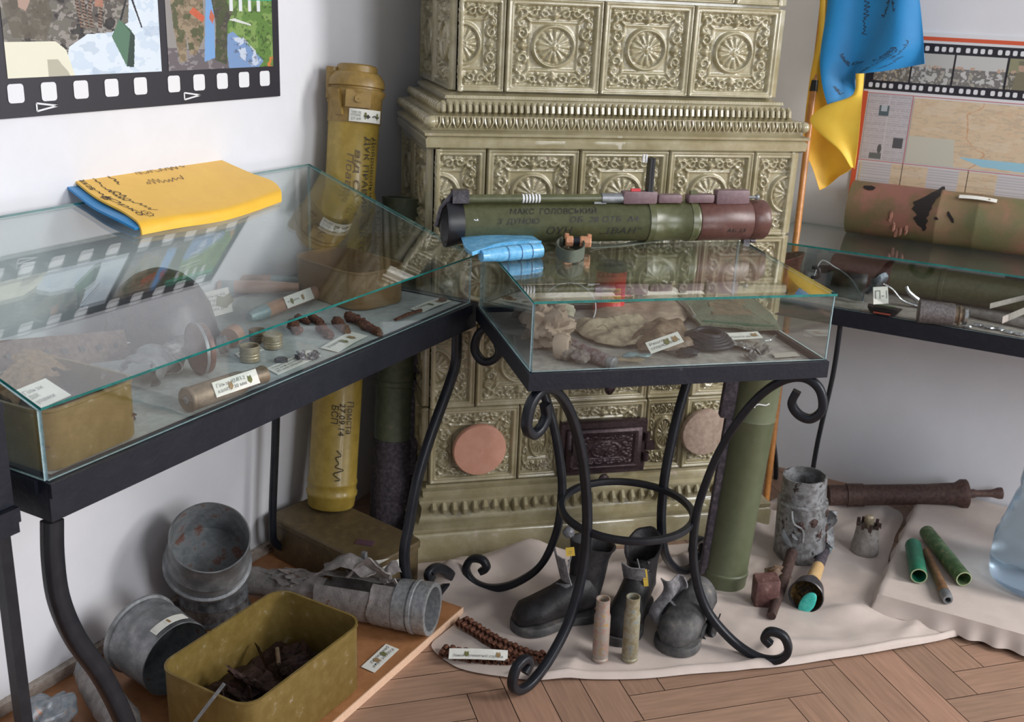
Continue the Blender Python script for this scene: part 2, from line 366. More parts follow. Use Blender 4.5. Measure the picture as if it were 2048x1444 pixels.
# herringbone parquet, one mesh with a colour per plank
def parquet():
    w_, n_ = .084, 5; L_ = w_*n_; vs = []; fs = []; cols = []
    c = math.cos(math.radians(-45)); s_ = math.sin(math.radians(-45)); g = .0009
    def plank(x0,y0,x1,y1,k):
        cx = (x0+x1)/2*c-(y0+y1)/2*s_; cy = (x0+x1)/2*s_+(y0+y1)/2*c
        if not (-1.2 < cx < 3.45 and -2.6 < cy < 1.95): return
        o = len(vs)
        for x,y in ((x0+g,y0+g),(x1-g,y0+g),(x1-g,y1-g),(x0+g,y1-g)): vs.append((x*c-y*s_, x*s_+y*c, 0))
        fs.append((o,o+1,o+2,o+3)); b = rnd.uniform(.88,1.12); t = rnd.uniform(-.01,.012)
        cols.append(((.335+t)*b, .205*b, .140*b, k))
    for a in range(-60,60):
        for b in range(-14,14):
            x = a*w_+b*L_*1.0; 
            # rows of the pattern: a steps diagonally, b repeats
            X0 = a*w_+b*2*L_; Y0 = a*w_
            plank(X0, Y0, X0+L_, Y0+w_, 0)
            plank(X0+L_, Y0+w_-0, X0+L_+w_, Y0+w_-L_+0, 1) if False else plank(X0-w_+0, Y0-0, X0, Y0+L_, 1)
    base = len(vs)
    vs += [(-1.3,-2.7,-.004),(3.25,-2.7,-.004),(3.25,1.75,-.004),(-1.3,1.75,-.004)]; fs.append((base,base+1,base+2,base+3)); cols.append((.035,.02,.012,0))
    vs += [(-1.3,-2.7,-.05),(3.25,-2.7,-.05),(3.25,1.75,-.05),(-1.3,1.75,-.05)]; fs.append((base+7,base+6,base+5,base+4)); cols.append((.03,.02,.012,0))
    me = bpy.data.meshes.new('floor'); me.from_pydata(vs, [], fs)
    ca = me.color_attributes.new('Col', 'FLOAT_COLOR', 'CORNER'); i = 0
    for p,cc in zip(me.polygons, cols):
        for _ in p.vertices: ca.data[i].color = cc; i += 1
    m = mat('parquet oak', (1,1,1), .42, bump=.08, bsc=30, spec=.4); N = m.node_tree.nodes; L = m.node_tree.links
    a = N.new('ShaderNodeVertexColor'); a.layer_name = 'Col'
    tc = N.new('ShaderNodeTexCoord'); mp = N.new('ShaderNodeMapping'); mp.inputs['Rotation'].default_value = (0,0,math.radians(45))
    L.new(tc.outputs['Object'], mp.inputs['Vector'])
    ma = N.new('ShaderNodeMapping'); ma.inputs['Scale'].default_value = (9,110,1); L.new(mp.outputs[0], ma.inputs['Vector'])
    mp2 = N.new('ShaderNodeMapping'); mp2.inputs['Scale'].default_value = (110,9,1); L.new(mp.outputs[0], mp2.inputs['Vector'])
    mv = N.new('ShaderNodeMix'); mv.data_type = 'VECTOR'; L.new(a.outputs['Alpha'], mv.inputs[0]); L.new(ma.outputs[0], mv.inputs[4]); L.new(mp2.outputs[0], mv.inputs[5])
    t = N.new('ShaderNodeTexNoise'); t.inputs['Scale'].default_value = 1; t.inputs['Detail'].default_value = 5; L.new(mv.outputs[1], t.inputs['Vector'])
    r = N.new('ShaderNodeValToRGB'); r.color_ramp.elements[0].color = (.84,.83,.82,1); r.color_ramp.elements[1].color = (1.13,1.12,1.11,1); r.color_ramp.elements[0].position=.3; r.color_ramp.elements[1].position=.7
    L.new(t.outputs['Fac'], r.inputs['Fac'])
    mx = N.new('ShaderNodeMix'); mx.data_type = 'RGBA'; mx.blend_type = 'MULTIPLY'; mx.inputs[0].default_value = 1
    L.new(a.outputs['Color'], mx.inputs[6]); L.new(r.outputs['Color'], mx.inputs[7]); L.new(mx.outputs[2], N['Principled BSDF'].inputs['Base Color'])
    me.materials.append(m); o = bpy.data.objects.new('floor', me); COL.objects.link(o); struct(o)
parquet()
BBM = mat('worn grey brown skirting', (.36,.30,.25), .7, c2=(.48,.42,.37), sc_=14, bump=.3, c3=(.2,.13,.09))
mb = MB(); mb.box((.55, YW-.009, .022), (1.55,.009,.022)); struct(mb.build('baseboard_left', BBM, smooth=False))
# ---------------------------------------------------------------- painted print helper
def paint_panel(name, parent, P, u, v, W, Hh, nx, ny, fn, off=.0012, label=None):
    """flat printed picture: fn(a,b)->rgb array, a,b in 0..1 arrays"""
    a, b = np.meshgrid((np.arange(nx)+.5)/nx, (np.arange(ny)+.5)/ny)
    col = np.clip(fn(a, b), 0, 1)
    n = unit(u.cross(v)); base = world_loc(parent)
    vs = []
    for j in range(ny+1):
        for i in range(nx+1): vs.append(tuple(P-base+u*(W*i/nx)+v*(Hh*j/ny)+n*off))
    q = nx+1; fs = [(j*q+i, j*q+i+1, (j+1)*q+i+1, (j+1)*q+i) for j in range(ny) for i in range(nx)]
    me = bpy.data.meshes.new(name); me.from_pydata(vs, [], fs)
    ca = me.color_attributes.new('Col', 'FLOAT_COLOR', 'CORNER')
    d = np.ones((nx*ny, 4, 4), np.float32); d[:,:,:3] = col.reshape(-1,1,3); ca.data.foreach_set('color', d.ravel())
    me.materials.append(TPHOTO); o = bpy.data.objects.new(name, me); COL.objects.link(o); o.parent = parent
    if label: o['label'] = label
    return o
def nfield(a, b, f, seed=0):
    """smooth value noise, roughly -1.5..1.5"""
    out = np.zeros_like(a); amp = 1.0
    for o in range(3):
        rs = np.random.RandomState(seed*13+o); n = 64; G = rs.uniform(-1, 1, (n, n)); k = f/7.0*2**o
        x = a*k*1.6+5.3*o; y = b*k+2.1*o; xi = np.floor(x).astype(int); yi = np.floor(y).astype(int); fx = x-xi; fy = y-yi
        fx = fx*fx*(3-2*fx); fy = fy*fy*(3-2*fy); g = lambda i,j: G[i%n, j%n]
        out += amp*((g(xi,yi)*(1-fx)+g(xi+1,yi)*fx)*(1-fy)+(g(xi,yi+1)*(1-fx)+g(xi+1,yi+1)*fx)*fy); amp *= .6
    return out*1.35
def mixc(c, m, col): m = np.clip(m, 0, 1)[...,None]; return c*(1-m)+np.array(col)*m
def inpoly(a, b, pts):
    r = np.zeros(a.shape, bool); n = len(pts)
    for i in range(n):
        x0,y0 = pts[i]; x1,y1 = pts[(i+1)%n]
        c = ((y0 > b) != (y1 > b)) & (a < (x1-x0)*(b-y0)/((y1-y0) or 1e-9)+x0); r ^= c
    return r.astype(float)
# ---------------------------------------------------------------- film strip poster, left wall
def photo_snow(a, b):
    c = np.ones(a.shape+(3,))*np.array((.10,.085,.075)); n1 = nfield(a,b,60,1); n2 = nfield(a,b,140,2)
    c = mixc(c, (n1 > .15)*.8, (.17,.16,.13)); c = mixc(c, (n2 > .45)*.8, (.33,.30,.27)); c = mixc(c, (n1 < -.7)*.9, (.02,.018,.02))
    c = mixc(c, inpoly(a,b,[(.0,.9),(.25,1),(.3,.7),(.24,.42),(.05,.45)])*.7, (.11,.09,.06))
    c = mixc(c, inpoly(a,b,[(.10,.86),(.14,.92),(.17,.85),(.14,.74),(.10,.78)]), (.42,.28,.22))
    c = mixc(c, inpoly(a,b,[(.33,0),(.38,.34),(.5,.48),(.66,.50),(.78,.62),(.8,1),(1,1),(1,0)]), (.72,.80,.88))
    m = inpoly(a,b,[(.33,0),(.38,.34),(.5,.48),(.66,.50),(.78,.62),(.8,1),(1,1),(1,0)])
    c = mixc(c, m*(n1 > .3)*.5, (.52,.64,.78)); c = mixc(c, m*(nfield(a,b,40,5) > .9)*.4, (.35,.45,.6))
    c = mixc(c, inpoly(a,b,[(0,0),(0,.40),(.30,.40),(.36,.3),(.40,0)]), (.80,.78,.62))
    c = mixc(c, inpoly(a,b,[(.24,0),(.24,.2),(.30,.2),(.36,.05),(.37,0)])*.7, (.35,.32,.25))
    c = mixc(c, inpoly(a,b,[(.66,.45),(.72,.66),(.80,.52),(.80,.2),(.75,.08)]), (.10,.20,.13))
    c = mixc(c, inpoly(a,b,[(.72,.66),(.82,.46),(.80,.07),(.75,.08),(.79,.5)]), (.035,.06,.05))
    for p in ([(.72,.64),(.79,1),(.80,1),(.735,.64)], [(.80,.95),(.87,.55),(.88,.55),(.815,.95)]): c = mixc(c, inpoly(a,b,p), (.02,.02,.03))
    for x0 in (.46,.50,.54,.60):
        mm = (np.abs(a-x0-.012*np.sin(b*9+x0*20)) < .011)*(b > .55); c = mixc(c, mm*(np.sin(b*170+a*90) > -.2), (.26,.17,.12)); c = mixc(c, mm*(np.sin(b*170+a*90) <= -.2), (.04,.03,.03))
    c = mixc(c, inpoly(a,b,[(.56,.8),(.58,1),(.62,1),(.62,.8)])*.8, (.45,.2,.13))
    return c
def photo_field(a, b):
    c = np.ones(a.shape+(3,))*np.array((.30,.28,.27)); n1 = nfield(a,b,70,11); n2 = nfield(a,b,150,12)
    c = mixc(c, inpoly(a,b,[(.45,0),(.5,1),(1,1),(1,0)]), (.13,.24,.06)); c = mixc(c, (a > .5)*(n1 > .3)*.7, (.26,.38,.12)); c = mixc(c, (a>.5)*(n2 > .7)*.7,(.05,.08,.03))
    c = mixc(c, inpoly(a,b,[(0,0),(0,.3),(.45,.25),(.60,.05),(.65,0)]), (.15,.13,.14)); c = mixc(c, (b<.3)*(a<.5)*(n1>.2)*.6,(.33,.31,.32))
    c = mixc(c, inpoly(a,b,[(.52,.45),(.6,.5),(.75,.3),(.9,.08),(.85,0),(.55,0)]), (.20,.32,.55)); m = inpoly(a,b,[(.58,.42),(.7,.42),(.9,.1),(.8,0),(.6,.2)])
    c = mixc(c, m*(n1 > 0)*.9, (.62,.68,.78)); c = mixc(c, m*(n2 > .5)*.7, (.10,.12,.2))
    c = mixc(c, inpoly(a,b,[(.32,.1),(.36,1.0),(.43,1.0),(.42,.15)]), (.20,.38,.68))
    camo = lambda p, seed: [(mixc_(p, (.20,.18,.11))), ]
    for k,(p) in enumerate(([(.04,1),(.06,.55),(.10,.10),(.16,.12),(.17,.5),(.19,.2),(.25,.2),(.33,.45),(.33,1)], [(.40,1),(.44,.6),(.42,.12),(.53,.05),(.55,.6),(.60,.75),(.52,1)])):
        m = inpoly(a,b,p); c = mixc(c, m, (.22,.17,.11) if k==0 else (.07,.065,.055)); c = mixc(c, m*(n2 > .2)*.8, (.36,.28,.19) if k==0 else (.15,.13,.09)); c = mixc(c, m*(n1 < -.3)*.8, (.07,.09,.04))
    c = mixc(c, inpoly(a,b,[(.2,.75),(.24,.82),(.34,.7),(.32,.62)])*.9, (.62,.12,.06)); c = mixc(c, inpoly(a,b,[(.38,.68),(.40,.8),(.43,.7),(.41,.6)]), (.55,.15,.09))
    c = mixc(c, (b > .93)*(a > .5), (.03,.42,.26)); c = mixc(c, (b > .78)*(b < .93)*(a > .55)*(a < .92)*(np.abs((a*11)%1-.5) < .18), (.75,.77,.80))
    c = mixc(c, inpoly(a,b,[(.56,.66),(.62,.68),(.78,.60),(.78,.58)]), (.7,.72,.7)); c = mixc(c, inpoly(a,b,[(.88,0),(1,0),(1,.14),(.93,.12)])*(n1>-.2), (.62,.22,.06))
    return c
PY = YW-.006
pL = thing('film_strip_poster', 'film strip photo poster hung on the white left wall, two colour photos', 'poster', (1.4, PY, 1.16))
mb = MB(); mb.box((.99, PY+.002, 1.292), (.987,.002,.131)); mb.mi = 1
def hole(cx, cz, hw, hh): 
    lp = rrect(hw, hh, .006, 3); mb.add([V((cx+x, PY-.0012, cz+y)) for x,y in lp], [tuple(range(len(lp)))])
for x0 in [1.275,1.344,1.415,1.487,1.559]+[1.648,1.719,1.788,1.856,1.924]+[1.275-.086-.0705*k for k in range(9)]:
    hole(x0, 1.203, .0165, .0165); hole(x0, 1.402, .0165, .0145)
for x0 in (1.315, 1.675, .96):   # little outlined triangle marks
    strokes(mb, [[(x0,1.170),(x0,1.184),(x0+.045,1.177),(x0,1.170)]], lambda a,b: V((a, PY-.0012, b)), .0016)
mb.mi = 0
mb.build('film_strip_print', [FILM, WHITE], pL, smooth=False)
paint_panel('photo_print', pL, V((1.262, PY, 1.229)), X, Z, .355, .152, 260, 112, photo_snow, off=.001, label='photo of snow and camouflage with a green box')
paint_panel('photo_print', pL, V((1.636, PY, 1.229)), X, Z, .318, .152, 240, 112, photo_field, off=.001, label='photo of people in camouflage on grass')
paint_panel('photo_print', pL, V((.880, PY, 1.229)), X, Z, .355, .152, 60, 30, lambda a,b: mixc(photo_field(1-a,b), np.ones_like(a)*.3, (.4,.45,.5)), off=.001, label='photo mostly outside the picture')
# ---------------------------------------------------------------- map poster, right wall
PX = XW-.006
def wx(x, y): P = hp(x, y, X, PX); return P
pR = thing('map_poster', 'large white information poster with film strip and beige map, red border, on right wall', 'poster', (PX, .2, 1.1))
mb = MB(); y1 = .612; mb.box((PX+.002, -.08, 1.105), (.002, .69, .255))
W3 = lambda a,b: V((PX-.0012, a, b))
u_ = -Y
def rect3(m_, a0, b0, a1, b1, off=.0006): m_.add([V((PX-off,a0,b0)),V((PX-off,a1,b0)),V((PX-off,a1,b1)),V((PX-off,a0,b1))], [(0,1,2,3)])
mb.mi = 2; rect3(mb, .50,1.340,-.75,1.350); rect3(mb, .612,.86,.598,1.195)
mb.mi = 1; rect3(mb, .612, 1.200, -.75, 1.333)
mb.mi = 3
for k in range(60):
    yy = .594-k*.0185-(k//4)*.006
    for zc in (1.213, 1.319):
        lp = rrect(.0055,.0065,.003,2); mb.add([V((PX-.0012, yy+a, zc+b)) for a,b in lp], [tuple(range(len(lp)))])
mb.mi = 4
for a0,b0,a1,b1 in ((.475,.86,.473,1.19),(.598,1.005,-.7,1.003),(.30,.86,.298,1.004),(.598,1.19,-.7,1.192)): rect3(mb,a0,b0,a1,b1,.0012)
mb.build('printed_sheet', [WHITE, FILM, ORED, WHITE, REDL], pR, smooth=False)
def map_fn(a, b):
    n1 = nfield(a,b,14,21); n2 = nfield(a,b,90,22); n3 = nfield(a,b,240,23)
    c = np.ones(a.shape+(3,))*np.array((.72,.56,.38)); c = mixc(c, (n3 > .5)*.35, (.45,.38,.30)); c = mixc(c, (np.abs(n2) < .06)*.5, (.70,.42,.26)); c = mixc(c, (n2>.6)*.5, (.78,.64,.48))
    c = mixc(c, (np.abs(n1-.2) < .03)*.7, (.62,.30,.14))
    c = mixc(c, inpoly(a,b,[(.14,.16),(.20,.05),(.42,0),(.50,.08),(.40,.22),(.30,.16)]), (.35,.62,.75)); c = mixc(c, inpoly(a,b,[(0,0),(0,.42),(.12,.42),(.13,0)]), (.62,.60,.50))
    c = mixc(c, inpoly(a,b,[(.42,1),(.50,.85),(.44,.6),(.52,.4),(.55,0),(1,0),(1,1)])*.85, (.66,.68,.68))
    return c
paint_panel('printed_map', pR, V((PX, .470, 1.008)), -Y, Z, 1.0, .178, 420, 110, map_fn)
def cols_fn(a, b):
    c = np.ones(a.shape+(3,))*np.array((.62,.58,.60)); n3 = nfield(a*1.6,b,260,31)
    ln = (np.sin(b*190) > .1)*(n3 > -.6); c = mixc(c, ln*.38, (.25,.22,.25)); c = mixc(c, (np.abs(a-.5) < .012)*1.0, (.66,.62,.64))
    c = mixc(c, (a>.28)*(a<.52)*(b>.68)*(b<.84), (.10,.14,.16)); c = mixc(c, (a>.3)*(a<.5)*(b>.75)*(b<.84)*(np.abs(a-.4)<.07), (.5,.55,.6))
    c = mixc(c, (a>.72)*(a<.95)*(b>.2)*(b<.36), (.10,.10,.11)); c = mixc(c, (((a-.42)/.05)**2+((b-.17)/.07)**2 < 1), (.12,.12,.12)); c = mixc(c, (a>.2)*(a<.48)*(b<.10)*(b>.01), (.16,.17,.17))
    return c
paint_panel('printed_text_columns', pR, V((PX, .594, 1.008)), -Y, Z, .117, .180, 70, 100, cols_fn)
def maps2(a, b):
    c = map_fn(a*.4, b); c = mixc(c, (np.sin(a*38) > .1)*1.0, (.66,.62,.62)); c = mixc(c, (np.sin(a*38) > .1)*(np.sin(b*120)>0)*.35, (.3,.28,.32)); return c
paint_panel('printed_small_maps', pR, V((PX, .592, .87)), -Y, Z, 1.1, .130, 200, 36, maps2)
def ph(seed):
    def f(a, b):
        c = np.ones(a.shape+(3,))*np.array([(.55,.55,.52),(.60,.60,.58),(.30,.29,.18),(.5,.42,.3)][seed%4]); n1 = nfield(a,b,40,seed); 
        c = mixc(c, (b < .55)*(n1 > -.4)*.85, (.14,.13,.12)); c = mixc(c, (b<.45)*(n1 > .7), (.45,.42,.36)); c = mixc(c, (b > .5)*(b<.62)*(nfield(a,b,60,seed+9) > .6), (.55,.38,.28))
        if seed%4 == 2:
            c = mixc(c, inpoly(a,b,[(.2,0),(.25,.5),(.42,.62),(.6,.5),(.68,0)]), (.22,.20,.13)); c = mixc(c, ((a-.42)/.12)**2+((b-.72)/.13)**2 < 1, (.50,.34,.25)); c = mixc(c, ((a-.76)/.1)**2+((b-.55)/.11)**2 < 1, (.55,.38,.3)); c = mixc(c, (b>.8)*(np.abs(a-.42)<.13)*(b<.93),(.2,.19,.13))
        return c
    return f
for k,(a0,wd) in enumerate(((.596,.095),(.496,.105),(.386,.128),(.252,.078),(.168,.12),(.04,.12),(-.09,.12))):
    paint_panel('photo_print', pR, V((PX, a0-.006, 1.226)), -Y, Z, wd, .080, 90, 64, ph(40+[3,0,1,2,3,0,1][k]), off=.0014)
# ---------------------------------------------------------------- tiled stove
def tile_field(nx, ny):
    a, b = np.meshgrid(np.linspace(0,1,nx), np.linspace(0,1,ny)); h = np.zeros_like(a)
    e = np.minimum(np.minimum(a,1-a), np.minimum(b,1-b)); fw = .085
    fr = np.clip((fw-e)/.022, 0, 1); fr *= np.clip(e/.012, 0, 1); h = np.maximum(h, fr*(.9+.15*np.cos((e/fw)*6.28)))
    x, y = np.abs(a-.5), np.abs(b-.5); r = np.hypot(a-.5, b-.5); th = np.arctan2(b-.5, a-.5)
    ring = lambda r0, w_, k=.55: k*np.sqrt(np.clip(1-((r-r0)/w_)**2, 0, 1))
    h = np.maximum(h, ring(.212,.022,.7))
    pet = np.abs(np.cos(th*6.5))**.55; h = np.maximum(h, (r < .185)*(r>.02)*.62*pet*np.clip((.185-r)/.02,0,1)*(1-.5*r/.185+.2))
    h = np.maximum(h, .8*np.sqrt(np.clip(1-(r/.028)**2, 0, 1)))
    sq = np.maximum(x, y); h = np.maximum(h, .42*np.clip(1-np.abs(sq-.255)/.011, 0, 1)*(sq < .3))
    def curve(pts, w0, w1, k):
        nonlocal h
        n = len(pts); P = np.array(pts)
        for i,(px,py) in enumerate(P):
            w_ = w0+(w1-w0)*i/n; d = (x-px)**2+(y-py)**2; h = np.maximum(h, k*np.sqrt(np.clip(1-d/w_**2, 0, 1)))
    def spiral(cx, cy, r0, a0, turns, sgn=1, w0=.017, w1=.010, k=.62):
        pts = [(cx+r0*(1-t*.75)*math.cos(a0+sgn*turns*6.283*t), cy+r0*(1-t*.75)*math.sin(a0+sgn*turns*6.283*t)) for t in np.linspace(0,1,46)]
        curve(pts, w0, w1, k)
    spiral(.335,.335,.062,.2,1.15); spiral(.10,.345,.060,2.6,1.2,-1); spiral(.34,.13,.060,2.2,1.2,1); spiral(.225,.36,.05,0,1.1,-1); spiral(.355,.235,.045,1.6,1.1,-1)
    curve([(.0+.36*t, .29+.09*math.sin(t*3.1)) for t in np.linspace(0,1,40)], .013,.011,.55)
    curve([(.29+.08*math.sin(t*3.1), .0+.36*t) for t in np.linspace(0,1,40)], .013,.011,.55)
    curve([(.26+.12*t, .26+.12*t) for t in np.linspace(0,1,14)], .014,.010,.5)
    for cx,cy,rr,k in ((0,.335,.042,.85),(.335,0,.042,.85),(.385,.385,.022,.7),(.16,.30,.018,.6),(.30,.17,.018,.6),(.05,.40,.020,.6),(.395,.06,.020,.6),(.18,.395,.016,.6),(.395,.20,.016,.6),(.0,.40,.02,.6)):
        h = np.maximum(h, k*np.sqrt(np.clip(1-((x-cx)**2+(y-cy)**2)/rr**2, 0, 1)))
    return h
_TN = 84; _TF = tile_field(_TN, _TN)
def add_tile(A, P, u, v, W, Hh, a0=0, a1=1, b0=0, b1=1, depth=.017):
    """relief tile into big arrays A=(verts,faces); a0..a1 part of the pattern; frame kept on cut edges"""
    n = unit(u.cross(v)); i0,i1 = int(a0*(_TN-1)), int(round(a1*(_TN-1))); j0,j1 = int(b0*(_TN-1)), int(round(b1*(_TN-1)))
    F_ = _TF[j0:j1+1, i0:i1+1].copy(); ny, nx = F_.shape
    k = int(.07*_TN)
    if a0 > 0: F_[:, :k] = np.maximum(F_[:, :k], .95*np.ones(k)*(np.arange(k) > 0))
    if a1 < 1: F_[:, -k:] = np.maximum(F_[:, -k:], .95*np.ones(k)*(np.arange(k)[::-1] > 0))
    o = sum(x.shape[0] for x in A[0])
    ii, jj = np.meshgrid(np.arange(nx)/(nx-1), np.arange(ny)/(ny-1))
    p = np.array(P)[None,None]+np.array(u)[None,None]*(ii*W)[...,None]+np.array(v)[None,None]*(jj*Hh)[...,None]+np.array(n)[None,None]*(F_*depth)[...,None]
    A[0].append(p.reshape(-1,3))
    idx = np.arange(nx*ny).reshape(ny,nx)+o
    A[1].append(np.stack([idx[:-1,:-1],idx[:-1,1:],idx[1:,1:],idx[1:,:-1]],-1).reshape(-1,4))
def build_np(name, A, m, parent):
    vs = np.concatenate(A[0]); fs = np.concatenate(A[1]); vs = vs-np.array(world_loc(parent))
    me = bpy.data.meshes.new(name); me.vertices.add(len(vs)); me.vertices.foreach_set('co', vs.ravel())
    me.loops.add(fs.size); me.loops.foreach_set('vertex_index', fs.ravel().astype(np.int32)); me.polygons.add(len(fs))
    me.polygons.foreach_set('loop_start', np.arange(0, fs.size, 4, dtype=np.int32)); me.update(calc_edges=True)
    me.polygons.foreach_set('use_smooth', np.ones(len(fs), bool)); me.materials.append(m)
    o = bpy.data.objects.new(name, me); COL.objects.link(o); o.parent = parent; return o
def poly_profile_sweep(mb, prof, path, closed=False):
    """prof [(out,z)], path list of (point2d Vector, outward dir) -> moulding running round the stove"""
    mb.loft([[P+n*o+Z*z for o,z in prof] for P,n in path], True, True)
stove = thing('tiled_stove', 'tall stove clad in olive glazed relief tiles standing across the corner', 'stove', Q(.9, 2.75, 0))
s0, s1 = .45, 1.375; tb = 2.475; tw = .2305
bs = .966   # core blocks behind tiles
def core(mb, a0, a1, t0, z0, z1):
    # polygon clipped by the two walls
    pts = [Q(a0,t0), Q(a1,t0)]
    k = (XW-.001-(S*a1).x)/T.x; pts.append(Q(a1,k)); pts.append(V((XW-.001, YW-.001, 0)))
    k2 = (YW-.001-(S*a0).y)/T.y; pts.append(Q(a0,k2))
    mb.loft([[p+Z*z0 for p in pts],[p+Z*z1 for p in pts]], True, True)
mb = MB(); core(mb, s0+.004, s1-.004, tb+.004, .19, 1.07); mb.build('lower_core', TILE, stove, smooth=False)
mb = MB(); core(mb, .514, 1.322, 2.54, 1.17, 2.1); mb.build('upper_core', TILE, stove, smooth=False)
lo = ([],[]); g = .003
rows = [(.205,.413),(.413,.632),(.632,.848),(.848,1.063)]
def front_row(A, z0, z1, xs, t, half0=True, half1=True):
    n = len(xs)-1
    for i in range(n):
        a0_, a1_ = 0, 1
        if i == 0 and half0: a0_ = .46
        if i == n-1 and half1: a1_ = .54
        add_tile(A, Q(xs[i]+g/2, t, z0+g/2), S, Z, xs[i+1]-xs[i]-g, z1-z0-g, a0_, a1_)
def side_row(A, z0, z1, s, t0, t1, half, left=True):
    # left side face runs from the front corner back to the wall
    t = t0; first = True
    while t < t1-.01:
        w_ = tw*(.52 if (first and half) else 1); w_ = min(w_, t1-t)
        fr = min(1, w_/tw+.02)
        if left: add_tile(A, Q(s, t+w_, z0+g/2), -T, Z, w_-g, z1-z0-g, (0 if fr > .95 else 1-fr), 1)
        else: add_tile(A, Q(s, t, z0+g/2), T, Z, w_-g, z1-z0-g, 0, (1 if fr > .95 else fr))
        t += w_; first = False
xsA = [.450,.574,.803,1.033,1.262,1.375]; xsB = [.450,.686,.915,1.145,1.375]
front_row(lo, *rows[3], xsA, tb); front_row(lo, *rows[2], xsB, tb, False, False)
xsC = [.450,.566,.795,1.030,1.150,1.375]
front_row(lo, *rows[1], xsC, tb); front_row(lo, *rows[0], [.450,.686,.795,1.035,1.145,1.375], tb, False, False)
for k,(z0,z1) in enumerate(rows):
    side_row(lo, z0, z1, s0, tb, 2.88, k%2 == 0); side_row(lo, z0, z1, s1, tb, 3.04, k%2 == 0, False)
build_np('lower_tile_tier', lo, TILE2, stove)
up = ([],[]); tu = 2.535
front_row(up, 1.186, 1.404, [.510,.624,.861,1.091,1.322], tu, True, False)
front_row(up, 1.407, 1.625, [.510,.738,.968,1.193,1.322], tu, False, True)
front_row(up, 1.628, 1.846, [.510,.624,.861,1.091,1.322], tu, True, False)
for k,(z0,z1) in enumerate(((1.186,1.404),(1.407,1.625),(1.628,1.846))):
    side_row(up, z0, z1, .510, tu, 2.96, k%2 == 1); side_row(up, z0, z1, 1.322, tu, 2.98, k%2 == 0, False)
build_np('upper_tile_tier', up, TILE, stove)
def around(a0, a1, t0, tback_l, tback_r):
    d = math.sqrt(2); return [(Q(a0,tback_l), -S), (Q(a0,t0), (-S-T)), (Q(a1,t0), (S-T)), (Q(a1,tback_r), S)]
mb = MB()   # cornice: smooth bands
prof = [(-.01,1.058),(.012,1.060),(.022,1.066),(.024,1.084),(.018,1.090),(.026,1.093),(.027,1.099),(.010,1.104),(.008,1.108),(.012,1.112),(.012,1.137),(-.008,1.140),(-.014,1.144),(-.014,1.163),(-.034,1.166),(-.034,1.171),(-.028,1.173),(-.030,1.180),(-.052,1.186),(-.09,1.187)]
poly_profile_sweep(mb, prof, around(s0,s1,tb,2.9,3.07))
# egg and reeded ornaments on the cornice bands
def run(mb, a0, a1, t, z, hgt, n, out, kind):
    for i in range(n):
        c = a0+(a1-a0)*(i+.5)/n; wd = (a1-a0)/n
        if kind == 'egg':
            mb.lump(Q(c, t, z), (S,-T,Z), (wd*.27, out, hgt*.45), 6, 0)
            for sg in (-1,1): mb.tube([Q(c+sg*wd*.42, t-.002, z+hgt*.45), Q(c+sg*wd*.40, t-out*.7, z), Q(c+sg*wd*.18, t-out*.3, z-hgt*.5)], .0024, 5)
        elif kind == 'reed': mb.tube([Q(c, t+.004, z+hgt*.5), Q(c, t-out*.8, z+hgt*.2), Q(c, t-out, z-hgt*.25), Q(c, t, z-hgt*.5)], wd*.40, 6)
        else: mb.lump(Q(c, t, z), (S,-T,Z), (wd*.42, out, wd*.42), 4, 0)
run(mb, s0-.012, s1+.012, tb-.012, 1.124, .026, 38, .012, 'egg'); run(mb, s0+.014, s1-.014, tb+.014, 1.1535, .022, 58, .010, 'reed'); run(mb, s0+.03, s1-.03, tb+.032, 1.1765, .01, 110, .004, 'bead')
for i in range(16):
    c = tb+.46*(i+.5)/16; mb.lump(Q(s0-.012, c, 1.124), (T,-S,Z), (.008,.012,.012), 5, 0); mb.lump(Q(s0+.014, c, 1.153), (T,-S,Z), (.008,.010,.012), 5, 0)
for a_ in (s0-.012, s1+.012): mb.lump(Q(a_, tb-.012, 1.124), (X,Y,Z), (.016,.016,.014), 7, .15)
mb.build('cornice', TILE2, stove, ang=50)
mb = MB()   # base mouldings and plinth
prof = [(0,.0),(.046,0),(.046,.072),(.040,.078),(.044,.083),(.044,.092),(.034,.097),(.026,.101),(.020,.118),(.016,.140),(.020,.152),(.024,.158),(.024,.164),(.012,.170),(.014,.178),(.014,.186),(.004,.192),(.004,.200),(-.01,.206)]
poly_profile_sweep(mb, prof, around(s0,s1,tb,2.92,3.08))
for i in range(34):
    c = s0+(s1-s0)*(i+.5)/34; hh = .018+.012*abs(math.sin(i*math.pi/5.5))
    mb.tube([Q(c, tb-.020, .154), Q(c, tb-.030, .147-hh*.3), Q(c, tb-.027, .150-hh)], [.006,.009,.004], 6)
mb.build('base_moulding', TILE2, stove, ang=50)
